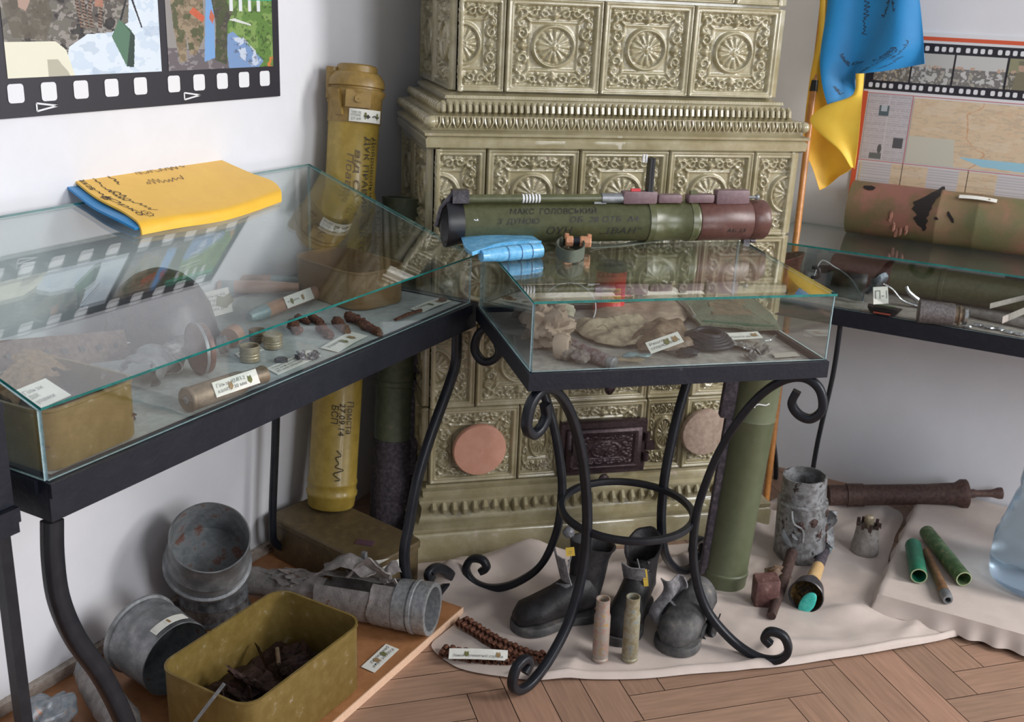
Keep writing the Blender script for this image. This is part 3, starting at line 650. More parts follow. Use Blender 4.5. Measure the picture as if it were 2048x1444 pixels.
# cast iron doors
def stove_door(a0, a1, z0, z1, hinge):
    t = tb-.022
    f = MB(); f.bbox(Q((a0+a1)/2, t+.004, (z0+z1)/2), ((a1-a0)/2+.016, (z1-z0)/2+.016, .014), (S,Z,-T), .004)
    d = f.build('stove_door', CASTIRON, stove)
    p = MB(); p.bbox(Q((a0+a1)/2, t-.012, (z0+z1)/2), ((a1-a0)/2, (z1-z0)/2, .008), (S,Z,-T), .004)
    fld = _TF
    n = 60; W, Hh = (a1-a0)*.88, (z1-z0)*.84
    def f_(u,v):
        i,j = int(u*(_TN-1)), int(v*(_TN-1)); h = fld[j,i]
        return Q(a0+(a1-a0)*.06+W*u, t-.0205-.006*h, z0+(z1-z0)*.08+Hh*v)
    p.sheet(f_, n, 44, 0); p.build('door_leaf', CASTIRON, d, ang=60)
    for zz in (z0+.03, z1-.03):
        h = MB(); h.lathe(Q(a1+.014, t-.014, zz-.012), Z, [(0,.009),(.024,.009)], 12, True, True); h.build('hinge', CASTIRON, d)
    h = MB(); h.box(Q(a1+.026, t-.008, (z0+z1)/2), (.012,.006,.012), (S,T,Z)); h.build('catch', CASTIRON, d)
    k = MB(); k.tube([Q(a0+.006, t-.02, (z0+z1)/2), Q(a0+.008, t-.045, (z0+z1)/2-.004), Q(a0+.004, t-.052, (z0+z1)/2-.03)], [.006,.005,.004], 8); k.build('latch', CASTIRON, d)
    k = MB(); k.lump(Q((a0+a1)/2, t-.03, z0-.02), (S,T,Z), (.014,.008,.014), 7, .2); k.build('knob', CASTIRON, d)
stove_door(.810, 1.012, .480, .632, 1); stove_door(.808, 1.018, .228, .345, 1)
for a_, z_, m_, r_ in ((.578, .303, SALMON, .070), (1.198, .315, TILE2, .066)):
    mb = MB(); mb.lathe(Q(a_, tb-.012, z_), -T, [(0,r_*.9),(.012,r_),(.020,r_),(.025,r_*.96),(.026,r_*.85),(.026,0.001)], 48)
    o = mb.build('round_vent_plug', m_, stove)
    if m_ is SALMON: o['label'] = 'salmon pink round cover'
    else: o['label'] = 'clay coloured round cover'; o.data.materials[0] = mat('bare pinkish clay', (.34,.24,.19), .7, c2=(.42,.32,.25), sc_=20, bump=.3)
# ---------------------------------------------------------------- iron tables and glass covers
def pane(name, quad, par, th=.004, side_mat=GEDGE, flip=False):
    a,b,c,d = (V(p) for p in quad); n = unit((b-a).cross(d-a))*th
    mb = MB(); mb.add([a,b,c,d,a+n,b+n,c+n,d+n], [(3,2,1,0),(4,5,6,7)]); mb.mi = 1
    mb.add([a,b,c,d,a+n,b+n,c+n,d+n], [(0,1,5,4),(1,2,6,5),(2,3,7,6),(3,0,4,7)])
    return mb.build(name, [GLASS, side_mat], par, smooth=False)
def cover(label, F0, F1, B0, B1, zb, zf, zk, dirs):
    """glass cover: F0,F1 front corners, B0,B1 back corners in plan; zb base, zf top front, zk top back"""
    g = thing('glass_cover', label, 'glass cover', F0+Z*zb)
    u = unit(F1-F0); v = unit(B0-F0); t = .004; e = v*.004
    pane('front_pane', [F0+Z*zb, F1+Z*zb, F1+Z*(zf-t), F0+Z*(zf-t)], g, -t, GEDGE2)
    pane('back_pane', [B0+Z*zb, B1+Z*zb, B1+Z*(zk-t), B0+Z*(zk-t)], g, t, GEDGE2)
    for A,B,sg in ((F0+v*t,B0-v*t,-1),(F1+v*t,B1-v*t,1)):
        pane('side_pane', [A+Z*zb, B+Z*zb, B+Z*(zk-t), A+Z*(zf-t)], g, sg*t, GEDGE2)
    o = u*.004+v*0
    pane('top_pane', [F0-o-v*.004+Z*(zf-t+.001), F1+o-v*.004+Z*(zf-t+.001), B1+o+Z*(zk-t+.001), B0-o+Z*(zk-t+.001)], g, .005, GEDGE)
    return g
def frame_rail(par, F0, F1, B0, B1, z0, z1, wd=.022, m=RAIL, step=True):
    u = unit(F1-F0); v = unit(B0-F0)
    for A,B,n in ((F0,F1,v),(B0,B1,-v),(F0,B0,u),(F1,B1,-u)):
        d = unit(B-A); off = d*0
        mb = MB(); A2,B2 = (A+d*wd, B-d*wd) if n in (u,-u) or n == u else (A,B)
        c = (A2+B2)*.5+n*wd*.5; mb.box(c+Z*(z0+z1)/2, ((B2-A2).length/2, wd/2, (z1-z0)/2), (d,n,Z))
        if step: mb.box(c-n*(wd*.5+.0025)+Z*(z1-.011), ((B2-A2).length/2, .003, .011), (d,n,Z))
        mb.build('frame_rail', m, par, smooth=False)
# left display table
LF0,LF1,LB0,LB1 = V((.885,1.185,0)),V((2.055,1.185,0)),V((.885,1.66,0)),V((2.055,1.66,0)); LZ0,LZ = .675,.735
tl = thing('display_table', 'long black iron display table along the white left wall', 'table', (1.47,1.42,0))
frame_rail(tl, LF0,LF1,LB0,LB1, LZ0, LZ)
mb = MB(); mb.box((1.47,1.4225,LZ-.012), (.563,.2155,.010)); mb.build('display_board', LINER, tl, smooth=False)
def legpath(px, y): return [hp(x_, y_, Y, y) for x_,y_ in px]
def iron_leg(par, pts, N, w_=.007, h_=.011, n=7): mb = MB(); mb.bar(catmull(pts, n), N, w_, h_); return mb.build('leg', IRON, par, ang=60)
ya = 1.205
iron_leg(tl, legpath([(104,1040),(106,1120),(118,1200),(150,1275),(200,1345),(235,1410),(262,1480),(275,1560),(262,1610),(230,1615),(222,1580)], ya), Y, .011, .014)
pR_ = legpath([(914,655),(912,720),(900,765),(862,870),(835,960),(818,1050),(809,1100),(811,1145),(822,1178),(846,1196),(876,1197),(901,1178),(900,1150),(878,1136),(858,1146),(862,1160)], ya)
for p in pR_: p.z = max(p.z, .014)
iron_leg(tl, pR_, Y, .009, .012)
yb_ = 1.62
pb = legpath([(554,760),(550,900),(546,1000),(545,1060),(549,1085),(566,1094),(574,1078),(566,1066)], yb_)
for p in pb: p.z = max(p.z, .014)
iron_leg(tl, pb, Y, .006, .010)
pb = [V((.97,yb_,.67)),V((.97,yb_,.4)),V((1.03,yb_,.2)),V((1.03,yb_,.03))]; iron_leg(tl, pb, Y)
cover('sloping glass cover over the left display table', V((.890,1.19,0)), V((2.035,1.19,0)), V((.890,1.655,0)), V((2.035,1.655,0)), LZ+.001, .846, 1.000, 0)
# neighbouring case at far left edge
tn = thing('display_case', 'corner of another black display case at the left edge of the picture', 'display case', (.6,1.45,0))
F0,F1,B0,B1 = V((.3,1.215,0)),V((.855,1.215,0)),V((.3,1.66,0)),V((.855,1.66,0)); frame_rail(tn,F0,F1,B0,B1,.665,.705,.02)
mb = MB(); mb.box((.578,1.437,.685),(.257,.202,.008)); mb.build('display_board', LINER, tn, smooth=False)
for x_ in (.315,.842): 
    mb = MB(); mb.box((x_,1.232,.775),(.012,.012,.069)); mb.build('corner_post', RAIL, tn, smooth=False)
    mb = MB(); mb.box((x_,1.24,.33),(.009,.009,.334)); mb.build('leg', IRON, tn, smooth=False)
    mb = MB(); mb.box((x_,1.64,.33),(.009,.009,.334)); mb.build('leg', IRON, tn, smooth=False)
mb = MB(); mb.box((.578,1.437,.852),(.276,.22,.007)); mb.build('case_top', RAIL, tn, smooth=False)
# centre table
cs0,cs1,ct0,ct1 = .5216,1.1532,1.823,2.292; CZ = .730
CF0,CF1,CB0,CB1 = Q(cs0,ct0),Q(cs1,ct0),Q(cs0,ct1),Q(cs1,ct1)
cen = Q((cs0+cs1)/2,(ct0+ct1)/2)
tc_ = thing('wrought_iron_table', 'wrought iron table with scrolled legs and ring in front of stove', 'table', cen)
frame_rail(tc_, CF0,CF1,CB0,CB1, CZ-.034, CZ, .012, RAIL, False)
mb = MB(); mb.box(cen+Z*(CZ-.018), ((cs1-cs0)/2-.013,(ct1-ct0)/2-.013,.006), (S,T,Z)); mb.build('display_board', LINER2, tc_, smooth=False)
prof = [(.338,.656),(.331,.628),(.348,.606),(.374,.602),(.393,.628),(.381,.670),(.345,.688),(.298,.668),(.245,.605),(.195,.495),(.166,.380),(.158,.300),(.166,.205),(.200,.110),(.262,.045),(.326,.013),(.374,.017),(.396,.046),(.383,.080),(.353,.085),(.341,.066),(.357,.052)]
shf = lambda z_: V((0,0,0))
for c_ in (CF0,CF1,CB0,CB1):
    d = unit(c_-cen); N_ = unit(d.cross(Z)); iron_leg(tc_, [cen+d*(r_*1.0)+shf(z_)+Z*z_ for r_,z_ in prof], N_, .0095, .0085, 6)
cen2 = cen
rp = [cen2+(S*math.cos(a)+T*math.sin(a))*.150+Z*.305 for a in np.linspace(0,2*math.pi,48,endpoint=False)]
mb = MB(); loops = []
for i,p in enumerate(rp):
    d = unit(p-cen2-Z*.305); loops.append([p+d*a+Z*b for a,b in ((-.006,-.007),(.006,-.007),(.008,0),(.006,.007),(-.006,.007),(-.008,0))])
mb.loft(loops+[loops[0]]); mb.build('leg_ring', IRON, tc_)
e = .006
cover('glass cover over the wrought iron table', Q(cs0+.008,ct0+.010), Q(cs1-.004,ct0+.010), Q(cs0+.008,ct1-.012), Q(cs1-.004,ct1-.012), CZ+.001, .869, .883, 0)
# right display table, along the right wall
RX0,RX1,RY0,RY1 = 2.865,3.195,-.75,.752; RZ0,RZ = .600,.645
tr = thing('display_table', 'black display table along the grey right wall', 'table', (3.03,0,0))
RF0,RF1,RB0,RB1 = V((RX0,RY1,0)),V((RX0,RY0,0)),V((RX1,RY1,0)),V((RX1,RY0,0))
frame_rail(tr, RF0,RF1,RB0,RB1, RZ0, RZ, .022, RAIL, False)
mb = MB(); mb.box((3.03,.001,RZ-.010), (.142,.728,.009)); mb.build('display_board', LINER2, tr, smooth=False)
iron_leg(tr, [V((2.885,.52,.60)),V((2.885,.52,.45)),V((2.89,.535,.25)),V((2.93,.545,.08)),V((2.96,.55,.012))], Y, .006,.007)
iron_leg(tr, [V((3.17,-.6,.60)),V((3.17,-.6,.3)),V((3.17,-.6,.012))], Y, .006,.007)
iron_leg(tr, [V((2.885,-.6,.60)),V((2.885,-.6,.3)),V((2.885,-.6,.012))], Y, .006,.007)
gl = [hp(x_,y_,Y,.69) for x_,y_ in ((1505,600),(1510,700),(1530,800),(1546,880),(1552,950),(1540,1020),(1515,1090),(1500,1130))]
iron_leg(tr, gl, Y, .006,.008)
cover('low glass cover on the right display table', V((RX0+.004,RY1-.004,0)), V((RX0+.004,RY0+.004,0)), V((RX1-.002,RY1-.004,0)), V((RX1-.002,RY0+.004,0)), RZ+.001, .803, .803, 0)
# ================================================================ things on and above the tables
LID_N = unit(V((0,-(1.0-.846),(1.655-1.19)))); LIDP = V((1.5,1.19,.847))
def on_lid(x, y, off=0): return hp(x, y, LID_N, LIDP.dot(LID_N)+off)
# folded flag on the sloping lid
g = [[(90,322),(160,322),(260,318),(392,292)], [(135,350),(215,352),(320,345),(440,318)], [(190,392),(270,392),(375,383),(500,345)], [(250,424),(330,419),(430,406),(548,364)], [(288,452),(370,438),(465,422),(567,388)]]
def gridf(g, pf):
    R_ = [[pf(*p) for p in r] for r in g]; Rc = [catmull(r, 6) for r in R_]; cols = [catmull([r[i] for r in Rc], 6) for i in range(len(Rc[0]))]
    n, m = len(cols)-1, len(cols[0])-1
    def f(u, v):
        x, y = u*n, v*m; i, j = min(int(x), n-1), min(int(y), m-1); a, b = x-i, y-j
        return (cols[i][j]*(1-a)+cols[i+1][j]*a)*(1-b)+(cols[i][j+1]*(1-a)+cols[i+1][j+1]*a)*b
    return f, n, m
fl = thing('folded_flag', 'folded yellow and blue flag with handwriting on the sloping glass cover', 'flag', on_lid(330, 400, .001))
F_, n_, m_ = gridf(g, lambda x,y: on_lid(x, y, .020))
def fw(u,v):
    e = min(1, max(0,(1-v)/.13)); return F_(u,v)+LID_N*(-.018*(1-e)**2+.0012*nz((u*3,v*3,0),1,2))
mb = MB(); mb.sheet(lambda a,b: fw(b,a), 40, 40, .004); mb.build('yellow_layer', YELF, fl)
mb = MB()
for o1,dx in ((.012,0),(.0055,7),(.001,3)):
    G2, _, _ = gridf([[(90+dx,323),(120,324),(160,326)],[(110+dx,352),(150,358),(200,362)],[(152+dx,388),(200,396),(250,404)],[(206+dx,424),(250,430),(300,436)],[(270+dx,455),(300,452),(335,448)]], lambda x,y: on_lid(x, y, o1))
    mb.sheet(lambda u,v: G2(v,u)+LID_N*(.0012*math.sin(u*17+dx)), 30, 8, .0045)
mb.build('blue_layers', BLUEF, fl)
def fmap(u0, v0, du, dv):   # du,dv: uv change per metre along / up
    return lambda a,b: fw(min(.99,max(.01,v0+du[1]*a+dv[1]*b)), min(.985,max(.01,u0+du[0]*a+dv[0]*b)))+LID_N*.0011
def scrib2(w_, h_, n, seed):
    r_ = random.Random(seed); pts = []; x = 0
    for i in range(n): x += w_/n; pts.append(V((x+r_.uniform(-.4,.3)*w_/n, h_*(r_.random() if i%2 else -.3*r_.random()), 0)))
    return [[(p.x,p.y) for p in catmull(pts,4)]]
mb = MB(); dn_, up_ = (3.3,0), (0,2.2)
for (u0,v0,w_,h_,n,sd) in ((.05,.10,.15,.016,30,1),(.14,.20,.13,.014,30,2),(.42,.24,.10,.020,16,3),(.10,.33,.08,.013,16,4)): strokes(mb, scrib2(w_,h_,n,sd), fmap(u0,v0,dn_,up_), .0011)
text(mb, 'Слава', .032, fmap(.12,.05,dn_,up_)); text(mb, 'Юрко', .036, fmap(.50,.09,dn_,up_)); text(mb, '9', .04, fmap(.50,.03,dn_,up_)); mb.build('handwriting', INK, fl, smooth=False)
mb = MB(); rt_d, rt_u = (0,2.3), (-3.3,0)
for (u0,v0,w_,h_,n,sd) in ((.24,.52,.12,.014,22,5),(.36,.50,.10,.016,18,6)): strokes(mb, scrib2(w_,h_,n,sd), fmap(u0,v0,rt_d,rt_u), .0007)
text(mb, 'Данило', .026, fmap(.16,.60,rt_d,rt_u)); mb.build('faint_handwriting', INKB, fl, smooth=False)
mb = MB(); zz = [(.012*math.cos(a)*(1+.35*(i%2)), .012*math.sin(a)*(1+.35*(i%2))) for i,a in enumerate(np.linspace(0,6.283,17))]
strokes(mb, [zz,[(-.006,-.004),(.006,.004)],[(-.006,.004),(.006,-.004)]], fmap(.80,.17,rt_d,rt_u), .0009); mb.build('drawn_emblem', INK, fl, smooth=False)
# hung flag on its wooden pole
pB, pT = hz(1531, 1012, .004), hp(1652, -40, X, 3.165)
fp = thing('flag_on_pole', 'blue and yellow flag on an orange wooden pole leaning between stove and right wall', 'flag', pB)
mb = MB(); mb.tube([pB, pB+(pT-pB)*.5, pT], .0095, 14); mb.build('pole', POLE, fp)
mb = MB(); q = pB+(pT-pB)*.80; mb.tube([q, q+unit(pT-pB)*.03], .0115, 12); mb.build('pole_clip', BLACK, fp)
FXP = 3.085
def wave_sheet(name, rows, m, amp, nwv, ph_, base, th=.0012):
    f, n_, m_ = gridf(rows, lambda x,y: hp(x, y, X, FXP+base))
    def ff(u,v): return f(u,v)-X*(amp*math.sin(u*nwv*6.283+ph_+v*1.5)*(.4+.6*v))
    mb = MB(); mb.sheet(lambda u,v: ff(v*0+u, v), 36, 30, th); mb.build(name, m, fp); return ff
bl = wave_sheet('blue_panel', [[(1662,-70),(1700,-70),(1760,-70),(1800,-70),(1830,-70)],[(1655,20),(1700,20),(1760,20),(1800,20),(1840,20)],[(1643,110),(1690,108),(1740,100),(1800,90),(1845,76)],[(1647,165),(1685,158),(1722,135),(1790,122),(1846,105)],[(1658,208),(1703,190),(1716,152),(1780,140),(1848,128)]], BLUEF, .022, 1.6, .3, 0)
y1_ = wave_sheet('yellow_panel', [[(1643,-70),(1652,-70),(1660,-70)],[(1638,60),(1650,60),(1658,60)],[(1622,150),(1640,150),(1660,150)],[(1612,230),(1650,240),(1690,250)],[(1608,290),(1650,300),(1705,300)],[(1626,335),(1660,335),(1706,334)],[(1640,380),(1655,372),(1680,352)]], YELF, .012, .8, 1.0, .03)
y2_ = wave_sheet('yellow_fold', [[(1712,147),(1720,147),(1728,147)],[(1706,190),(1716,188),(1725,185)],[(1650,212),(1690,205),(1722,215)],[(1621,238),(1670,240),(1718,260)],[(1640,265),(1680,272),(1715,290)],[(1680,300),(1695,305),(1712,315)],[(1703,334),(1706,336),(1709,338)]], YELF2, .008, .7, 0, -.025)
def bmap(u0,v0,ang):
    c,q = math.cos(ang),math.sin(ang)
    def f(a,b):
        x = c*a-q*b; y = q*a+c*b; u = u0+x/.30; v = v0-y/.42
        return bl(min(.99,max(.01,u)), min(.97,max(.02,v)))-X*.0022
    return f
mb = MB()
for k,(u0,v0,an,w_) in enumerate(((.36,.15,-1.5,.10),(.20,.50,-1.0,.06),(.60,.78,1.15,.11),(.72,.70,1.2,.10),(.66,.90,1.1,.10),(.52,.92,1.2,.06),(.62,.15,-1.2,.05),(.13,.80,-1.4,.05),(.55,.30,1.2,.06))):
    strokes(mb, scrib2(w_, .012, 22, 50+k), bmap(u0,v0,an), .0008)
text(mb, 'Слава', .026, bmap(.62,.68,1.1)); text(mb, 'Юля', .022, bmap(.33,.62,-.3)); mb.build('handwriting', INK, fp, smooth=False)
# ---------------------------------------------------------------- shoulder launcher on the centre cover
lz = .8840+.0475; lr = .0448; lt = 2.251
P0, P1 = Q(.446,lt,lz), Q(1.196,lt,lz+.003)
la = thing('rocket_launcher', 'dark green launcher tube with brown front section lying on the glass before the stove', 'launcher', Q(.82,lt,.885))
lk = lambda L: [(a*.957,b) for a,b in L]
ax = unit(P1-P0); uu = unit(Z-ax*Z.dot(ax)); 
def LP(d, a, r): return P0+ax*(d*.957)+(uu*math.cos(a)+(-T)*math.sin(a))*r
mb = MB(); mb.lathe(P0, ax, lk([(.026,lr*.97),(.03,lr),(.470,lr),(.472,lr*1.03),(.484,lr*1.03),(.486,lr),(.570,lr),(.572,lr*1.03),(.586,lr*1.04),(.596,lr*1.04),(.60,lr)]), 56); mb.build('launch_tube', GREEN, la)
mb = MB(); mb.lathe(P0, ax, lk([(.60,lr*1.03),(.603,lr*1.045),(.735,lr*1.045),(.7365,lr*1.02),(.738,lr*1.045),(.775,lr*1.04),(.781,lr*.98),(.781,.001)]), 56); mb.build('front_section', BROWNP, la)
mb = MB(); mb.lathe(P0, ax, lk([(.028,lr*1.01),(.018,lr*1.05),(-.004,lr*1.17),(-.012,lr*1.17),(-.010,lr*1.0),(.004,lr*.8),(.006,.001)]), 40); mb.build('rear_end_cap', BLACK, la)
for d_ in (.478,.585):
    mb = MB(); mb.lathe(P0+ax*(d_*.957), ax, [(-.007,lr*1.02),(-.007,lr*1.07),(.007,lr*1.07),(.007,lr*1.02)], 40); mb.box(P0+ax*(d_*.957)+uu*(lr+.012)-T*.012,(.008,.006,.014),(ax,-T,uu)); mb.build('clamp_band', GREEN, la)
mb = MB(); tp = P0+uu*(lr+.010)-T*.012; mb.tube([tp+ax*.03, tp+ax*.392], .0095, 16); mb.build('side_rail', GREEN, la)
for k in range(6):
    mb = MB(); mb.lathe(tp+ax*(.158+.0072*k), ax, [(0,.0100),(.004,.0100)], 14, True, True); mb.build('white_mark', WHITE, la)
mb = MB(); mb.box(tp+ax*.02+uu*.006,(.018,.012,.014),(ax,-T,uu)); mb.tube([tp+ax*.005+uu*.012, tp-ax*.02-uu*.02, tp-ax*.03-uu*.06],.006,8); mb.build('rear_fitting', DKMETAL, la)
mb = MB(); mb.tube([tp+ax*.340, tp+ax*.390], .0115, 14); mb.box(tp+ax*.337-uu*.004,(.014,.006,.008),(ax,-T,uu)); mb.build('steel_fitting', GREYM, la)
for a0,a1,h_,dz in ((.405,.492,.0135,.0),(.492,.555,.009,-.003),(.568,.637,.009,-.003),(.640,.728,.0155,.0)):
    mb = MB(); mb.bbox(tp+ax*((a0+a1)/2*.957)+uu*(dz+.002), ((a1-a0)/2*.957-.001,.0125,h_), (ax,-T,uu), .003); mb.build('trigger_housing', MAUVE, la)
mb = MB(); b_ = tp+ax*.450; mb.box(b_+uu*.049,(.0035,.011,.040),(ax,-T,uu)); mb.box(b_+uu*.049+ax*.005,(.0025,.012,.041),(ax,-T,uu)); mb.build('front_sight', BLACK, la)
mb = MB(); mb.box(b_-ax*.017+uu*.088,(.0016,.003,.009),(ax,-T,uu)); mb.build('sight_blade', WHITE, la)
mb = MB(); mb.box(b_-ax*.010+uu*.088,(.0016,.003,.009),(ax,-T,uu)); mb.build('sight_blade', WHITE, la)
mb = MB(); mb.box(b_-ax*.030+uu*.018,(.011,.004,.003),(ax,-T,uu)); mb.build('red_lever', mat('red plastic', (.65,.05,.06), .4), la)
mb = MB(); mb.tube([tp+ax*.697, tp+ax*.716], .0035, 8); mb.lump(tp+ax*.720,(ax,uu,T),(.007,.007,.005),7,0); mb.build('end_pin', GREYM, la)
mb = MB(); mb.box(P0+ax*.703-uu*(lr+.001)-T*.012,(.008,.008,.006),(ax,-T,uu)); mb.tube([P0+ax*.713-uu*(lr+.002)-T*.015,P0+ax*.725-uu*(lr+.003)-T*.015],.005,8); mb.build('lower_lug', DKMETAL, la)
mb = MB()
def cyl(d0, a0, r): return lambda x,y: LP(d0+x, a0-y/r, r)
text(mb, 'МАКС  ГОЛОВСЬКИЙ', .020, cyl(.130,.98,lr+.0013), .2, .21); text(mb, 'З  ДУМОЮ', .017, cyl(.100,1.45,lr+.0013), .2, .10)
text(mb, 'ОБ  28 ОТБ  А4', .018, cyl(.27,1.40,lr+.0013), .2, .17); text(mb, 'ОУН', .024, cyl(.215,1.98,lr+.0013), .15, .065); text(mb, '„ІВАН”', .022, cyl(.345,2.02,lr+.0013), .15, .105)
text(mb, 'АБ 23', .014, cyl(.665,2.0,lr*1.045+.001), .1, .05); mb.build('handwriting', INK, la, smooth=False)
mb = MB(); scribble(mb, LP(.045,1.15,lr+.001), unit(ax-uu*.9), uu, 8, .03, .008, 9, .001); mb.build('white_scratches', WHITE, la)
# blue packet lying over the back left corner of the centre cover
def onc(x, y, off=0): return hz(x, y, .8805+off)
bp_ = thing('plastic_packet', 'light blue folded packet in clear plastic on the glass corner below launcher', 'packet', onc(1010,500,.002))
g2 = [[(922,478),(960,470),(1000,462),(1041,458)],[(930,500),(975,492),(1020,484),(1062,478)],[(945,512),(990,500),(1040,492),(1082,490)]]
Fp,_,_ = gridf(g2, lambda x,y: onc(x,y,.020))
mb = MB(); mb.sheet(lambda u,v: Fp(u,v)+Z*(.004*math.sin(u*3.1)+.002*nz((u*4,v*4,0),1,3)), 26, 18, .008); mb.build('folded_sheet', BLUEP, bp_)
A_,B_ = onc(962,512,.016), onc(1081,501,.016)
mb = MB(); mb.tube(catmull([A_, A_+(B_-A_)*.3, A_+(B_-A_)*.7, B_],6), [.012,.0155,.0165,.0155], 18, rough=.06); mb.build('rolled_edge', BLUEP, bp_)
mb = MB(); 
for f_ in (.40,.62,.80): 
    p = A_+(B_-A_)*f_; mb.lathe(p, B_-A_, [(0,.0172),(.0016,.0172)], 18)
mb.build('dark_crease_lines', mat('navy print', (.02,.08,.22), .4), bp_)
g3 = [[(1040,462),(1062,463),(1078,472)],[(1062,480),(1085,486),(1112,492)],[(1080,500),(1086,502),(1088,508)]]
Fq,_,_ = gridf(g3, lambda x,y: onc(x,y,.012)); mb = MB(); mb.sheet(lambda u,v: Fq(u,v)+Z*(.006*nz((u*3,v*3,1),1,8)), 12, 12, .0006); mb.build('clear_plastic_sleeve', CLEARP, bp_)
# webbing strap with loop and cardboard reel
st = thing('webbing_strap', 'green webbing strap with a standing loop on the glass below launcher', 'strap', onc(1140,520,.001))
def ribbon(name, pts, hgt, m, par, th=.0022, seg=5, dz=0):
    c = catmull(pts, seg); mb = MB(); a = [p+Z*hgt for p in c]
    def nn(i): d = c[min(i+1,len(c)-1)]-c[max(i-1,0)]; return unit(V((d.y,-d.x,0)))*th/2
    mb.loft([[c[i]+nn(i), a[i]+nn(i), a[i]-nn(i), c[i]-nn(i)] for i in range(len(c))], True, True); return mb.build(name, m, par)
ribbon('loop', [onc(1128,492,.001), onc(1113,505,.001), onc(1120,520,.001), onc(1142,526,.001), onc(1164,519,.001), onc(1166,505,.001), onc(1145,497,.001), onc(1118,484,.002)], .026, WEB, st)
mb = MB(); c_ = catmull([onc(1070,466,.003),onc(1090,474,.006),onc(1118,480,.010),onc(1150,490,.012)],6); mb.loft([[p+Y*.010*1,p+Y*.010+Z*.002,p-Y*.010+Z*.002,p-Y*.010] for p in c_],True,True); mb.build('strap_tail', WEB, st)
mb = MB()
for k,off in ((0,0),(1,.006)):
    c_ = catmull([onc(1180,490+6*k,.004),onc(1215,494,.002),onc(1270,488-3*k,.003),onc(1330,479-2*k,.004),onc(1352,474,.006)],6); mb.loft([[p-T*.004,p-T*.004+Z*.0018,p+T*.004+Z*.0018,p+T*.004] for p in c_],True,True)
mb.build('strap_end', WEB, st)
mb = MB(); c_ = onc(1353,476,.008); mb.tube([c_+ (S*math.cos(a)+Z*math.sin(a))*.007 for a in np.linspace(0,6.0,14)], .0016, 6); mb.build('ring_buckle', GREYM, st)
rl = thing('wooden_toggle', 'orange brown wooden toggle with black band on the strap', 'toggle', onc(1155,488,.012))
A_,B_ = onc(1131,482,.022), onc(1182,484,.022); d_ = unit(B_-A_); L_ = (B_-A_).length
mb = MB(); mb.lathe(A_, d_, [(0,.010),(.002,.0125),(L_*.27,.012),(L_*.3,.010),(L_*.3,.001)], 8, True); mb.lathe(A_, d_, [(L_*.55,.001),(L_*.55,.0105),(L_*.6,.0125),(L_*.96,.013),(L_,.011),(L_,.001)], 8); 
for e_ in (.04,.92): mb.box(A_+d_*L_*e_+Z*.011,(.004,.004,.006),(d_,T,Z))
mb.build('toggle_body', mat('orange brown wood', (.50,.22,.11), .6, c2=(.62,.32,.18), sc_=60), rl, ang=25)
mb = MB(); mb.lathe(A_, d_, [(L_*.28,.0098),(L_*.57,.0098)], 16, True, True); mb.build('black_band', RUBBER, rl)
# rusty green tube on the right cover
cA, cB = V((3.134,.585,.8045+.075)), V((3.134,-.62,.879))
rt_ = thing('rusted_tube', 'wide rusted green metal tube with torn black hole lying on right glass cover', 'tube', V((3.134,.2,.805)))
RTM = mat('rusted olive green paint', (.13,.125,.052), .5, c2=(.20,.125,.065), sc_=1.6, bump=.2, c3=(.30,.13,.095), lo=.35, hi=.56, detail=8)
mb = MB(); n = 40; prof = [(0,.074),(.235,.074),(.238,.0755),(.243,.0755),(.246,.074),(.335,.0742),(.338,.0752),(.342,.0742),(1.2,.074)]
mb.lathe(cA, -Y, prof, 48, wob=.01, seed=3); mb.lathe(cA, -Y, [(0,.074),(0,.071),(1.2,.071),(1.2,.074)], 48); mb.build('tube_wall', RTM, rt_)
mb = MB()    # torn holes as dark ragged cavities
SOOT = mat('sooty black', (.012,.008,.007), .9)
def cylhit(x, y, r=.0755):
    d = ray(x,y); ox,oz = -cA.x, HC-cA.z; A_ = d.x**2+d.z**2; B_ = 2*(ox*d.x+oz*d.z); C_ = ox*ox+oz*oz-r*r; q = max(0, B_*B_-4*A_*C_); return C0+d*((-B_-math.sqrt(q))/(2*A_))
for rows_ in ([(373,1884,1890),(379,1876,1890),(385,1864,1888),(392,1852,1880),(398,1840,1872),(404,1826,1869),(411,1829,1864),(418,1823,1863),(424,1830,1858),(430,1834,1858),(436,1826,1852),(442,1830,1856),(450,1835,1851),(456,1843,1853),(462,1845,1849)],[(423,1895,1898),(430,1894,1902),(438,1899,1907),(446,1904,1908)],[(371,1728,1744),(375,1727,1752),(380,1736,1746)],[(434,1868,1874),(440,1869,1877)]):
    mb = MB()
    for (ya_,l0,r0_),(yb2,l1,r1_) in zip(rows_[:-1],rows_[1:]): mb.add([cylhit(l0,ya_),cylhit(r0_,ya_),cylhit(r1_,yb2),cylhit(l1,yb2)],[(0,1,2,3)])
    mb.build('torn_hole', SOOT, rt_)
mb = MB()
for k,(a,d) in enumerate(((-.022,.18),(-.03,.205),(.0,.165),(-.025,.225),(-.035,.19))):
    th = a/.058; mb.lump(cA-Y*d*.75+(Z*math.sin(th)-X*math.cos(th))*.076, (Y,Z,X), (.005,.016,.003), 6, .5, 2, k)
mb.build('curled_metal', mat('pinkish bare rust', (.36,.17,.12), .7, c2=(.22,.09,.06), sc_=60), rt_)
card(V((3.088,.300,.944)), V((3.088,.205,.943)), V((3.100,.300,.951)), 'white label', ('',), ((.8,2),), parent=rt_, bend=.003)
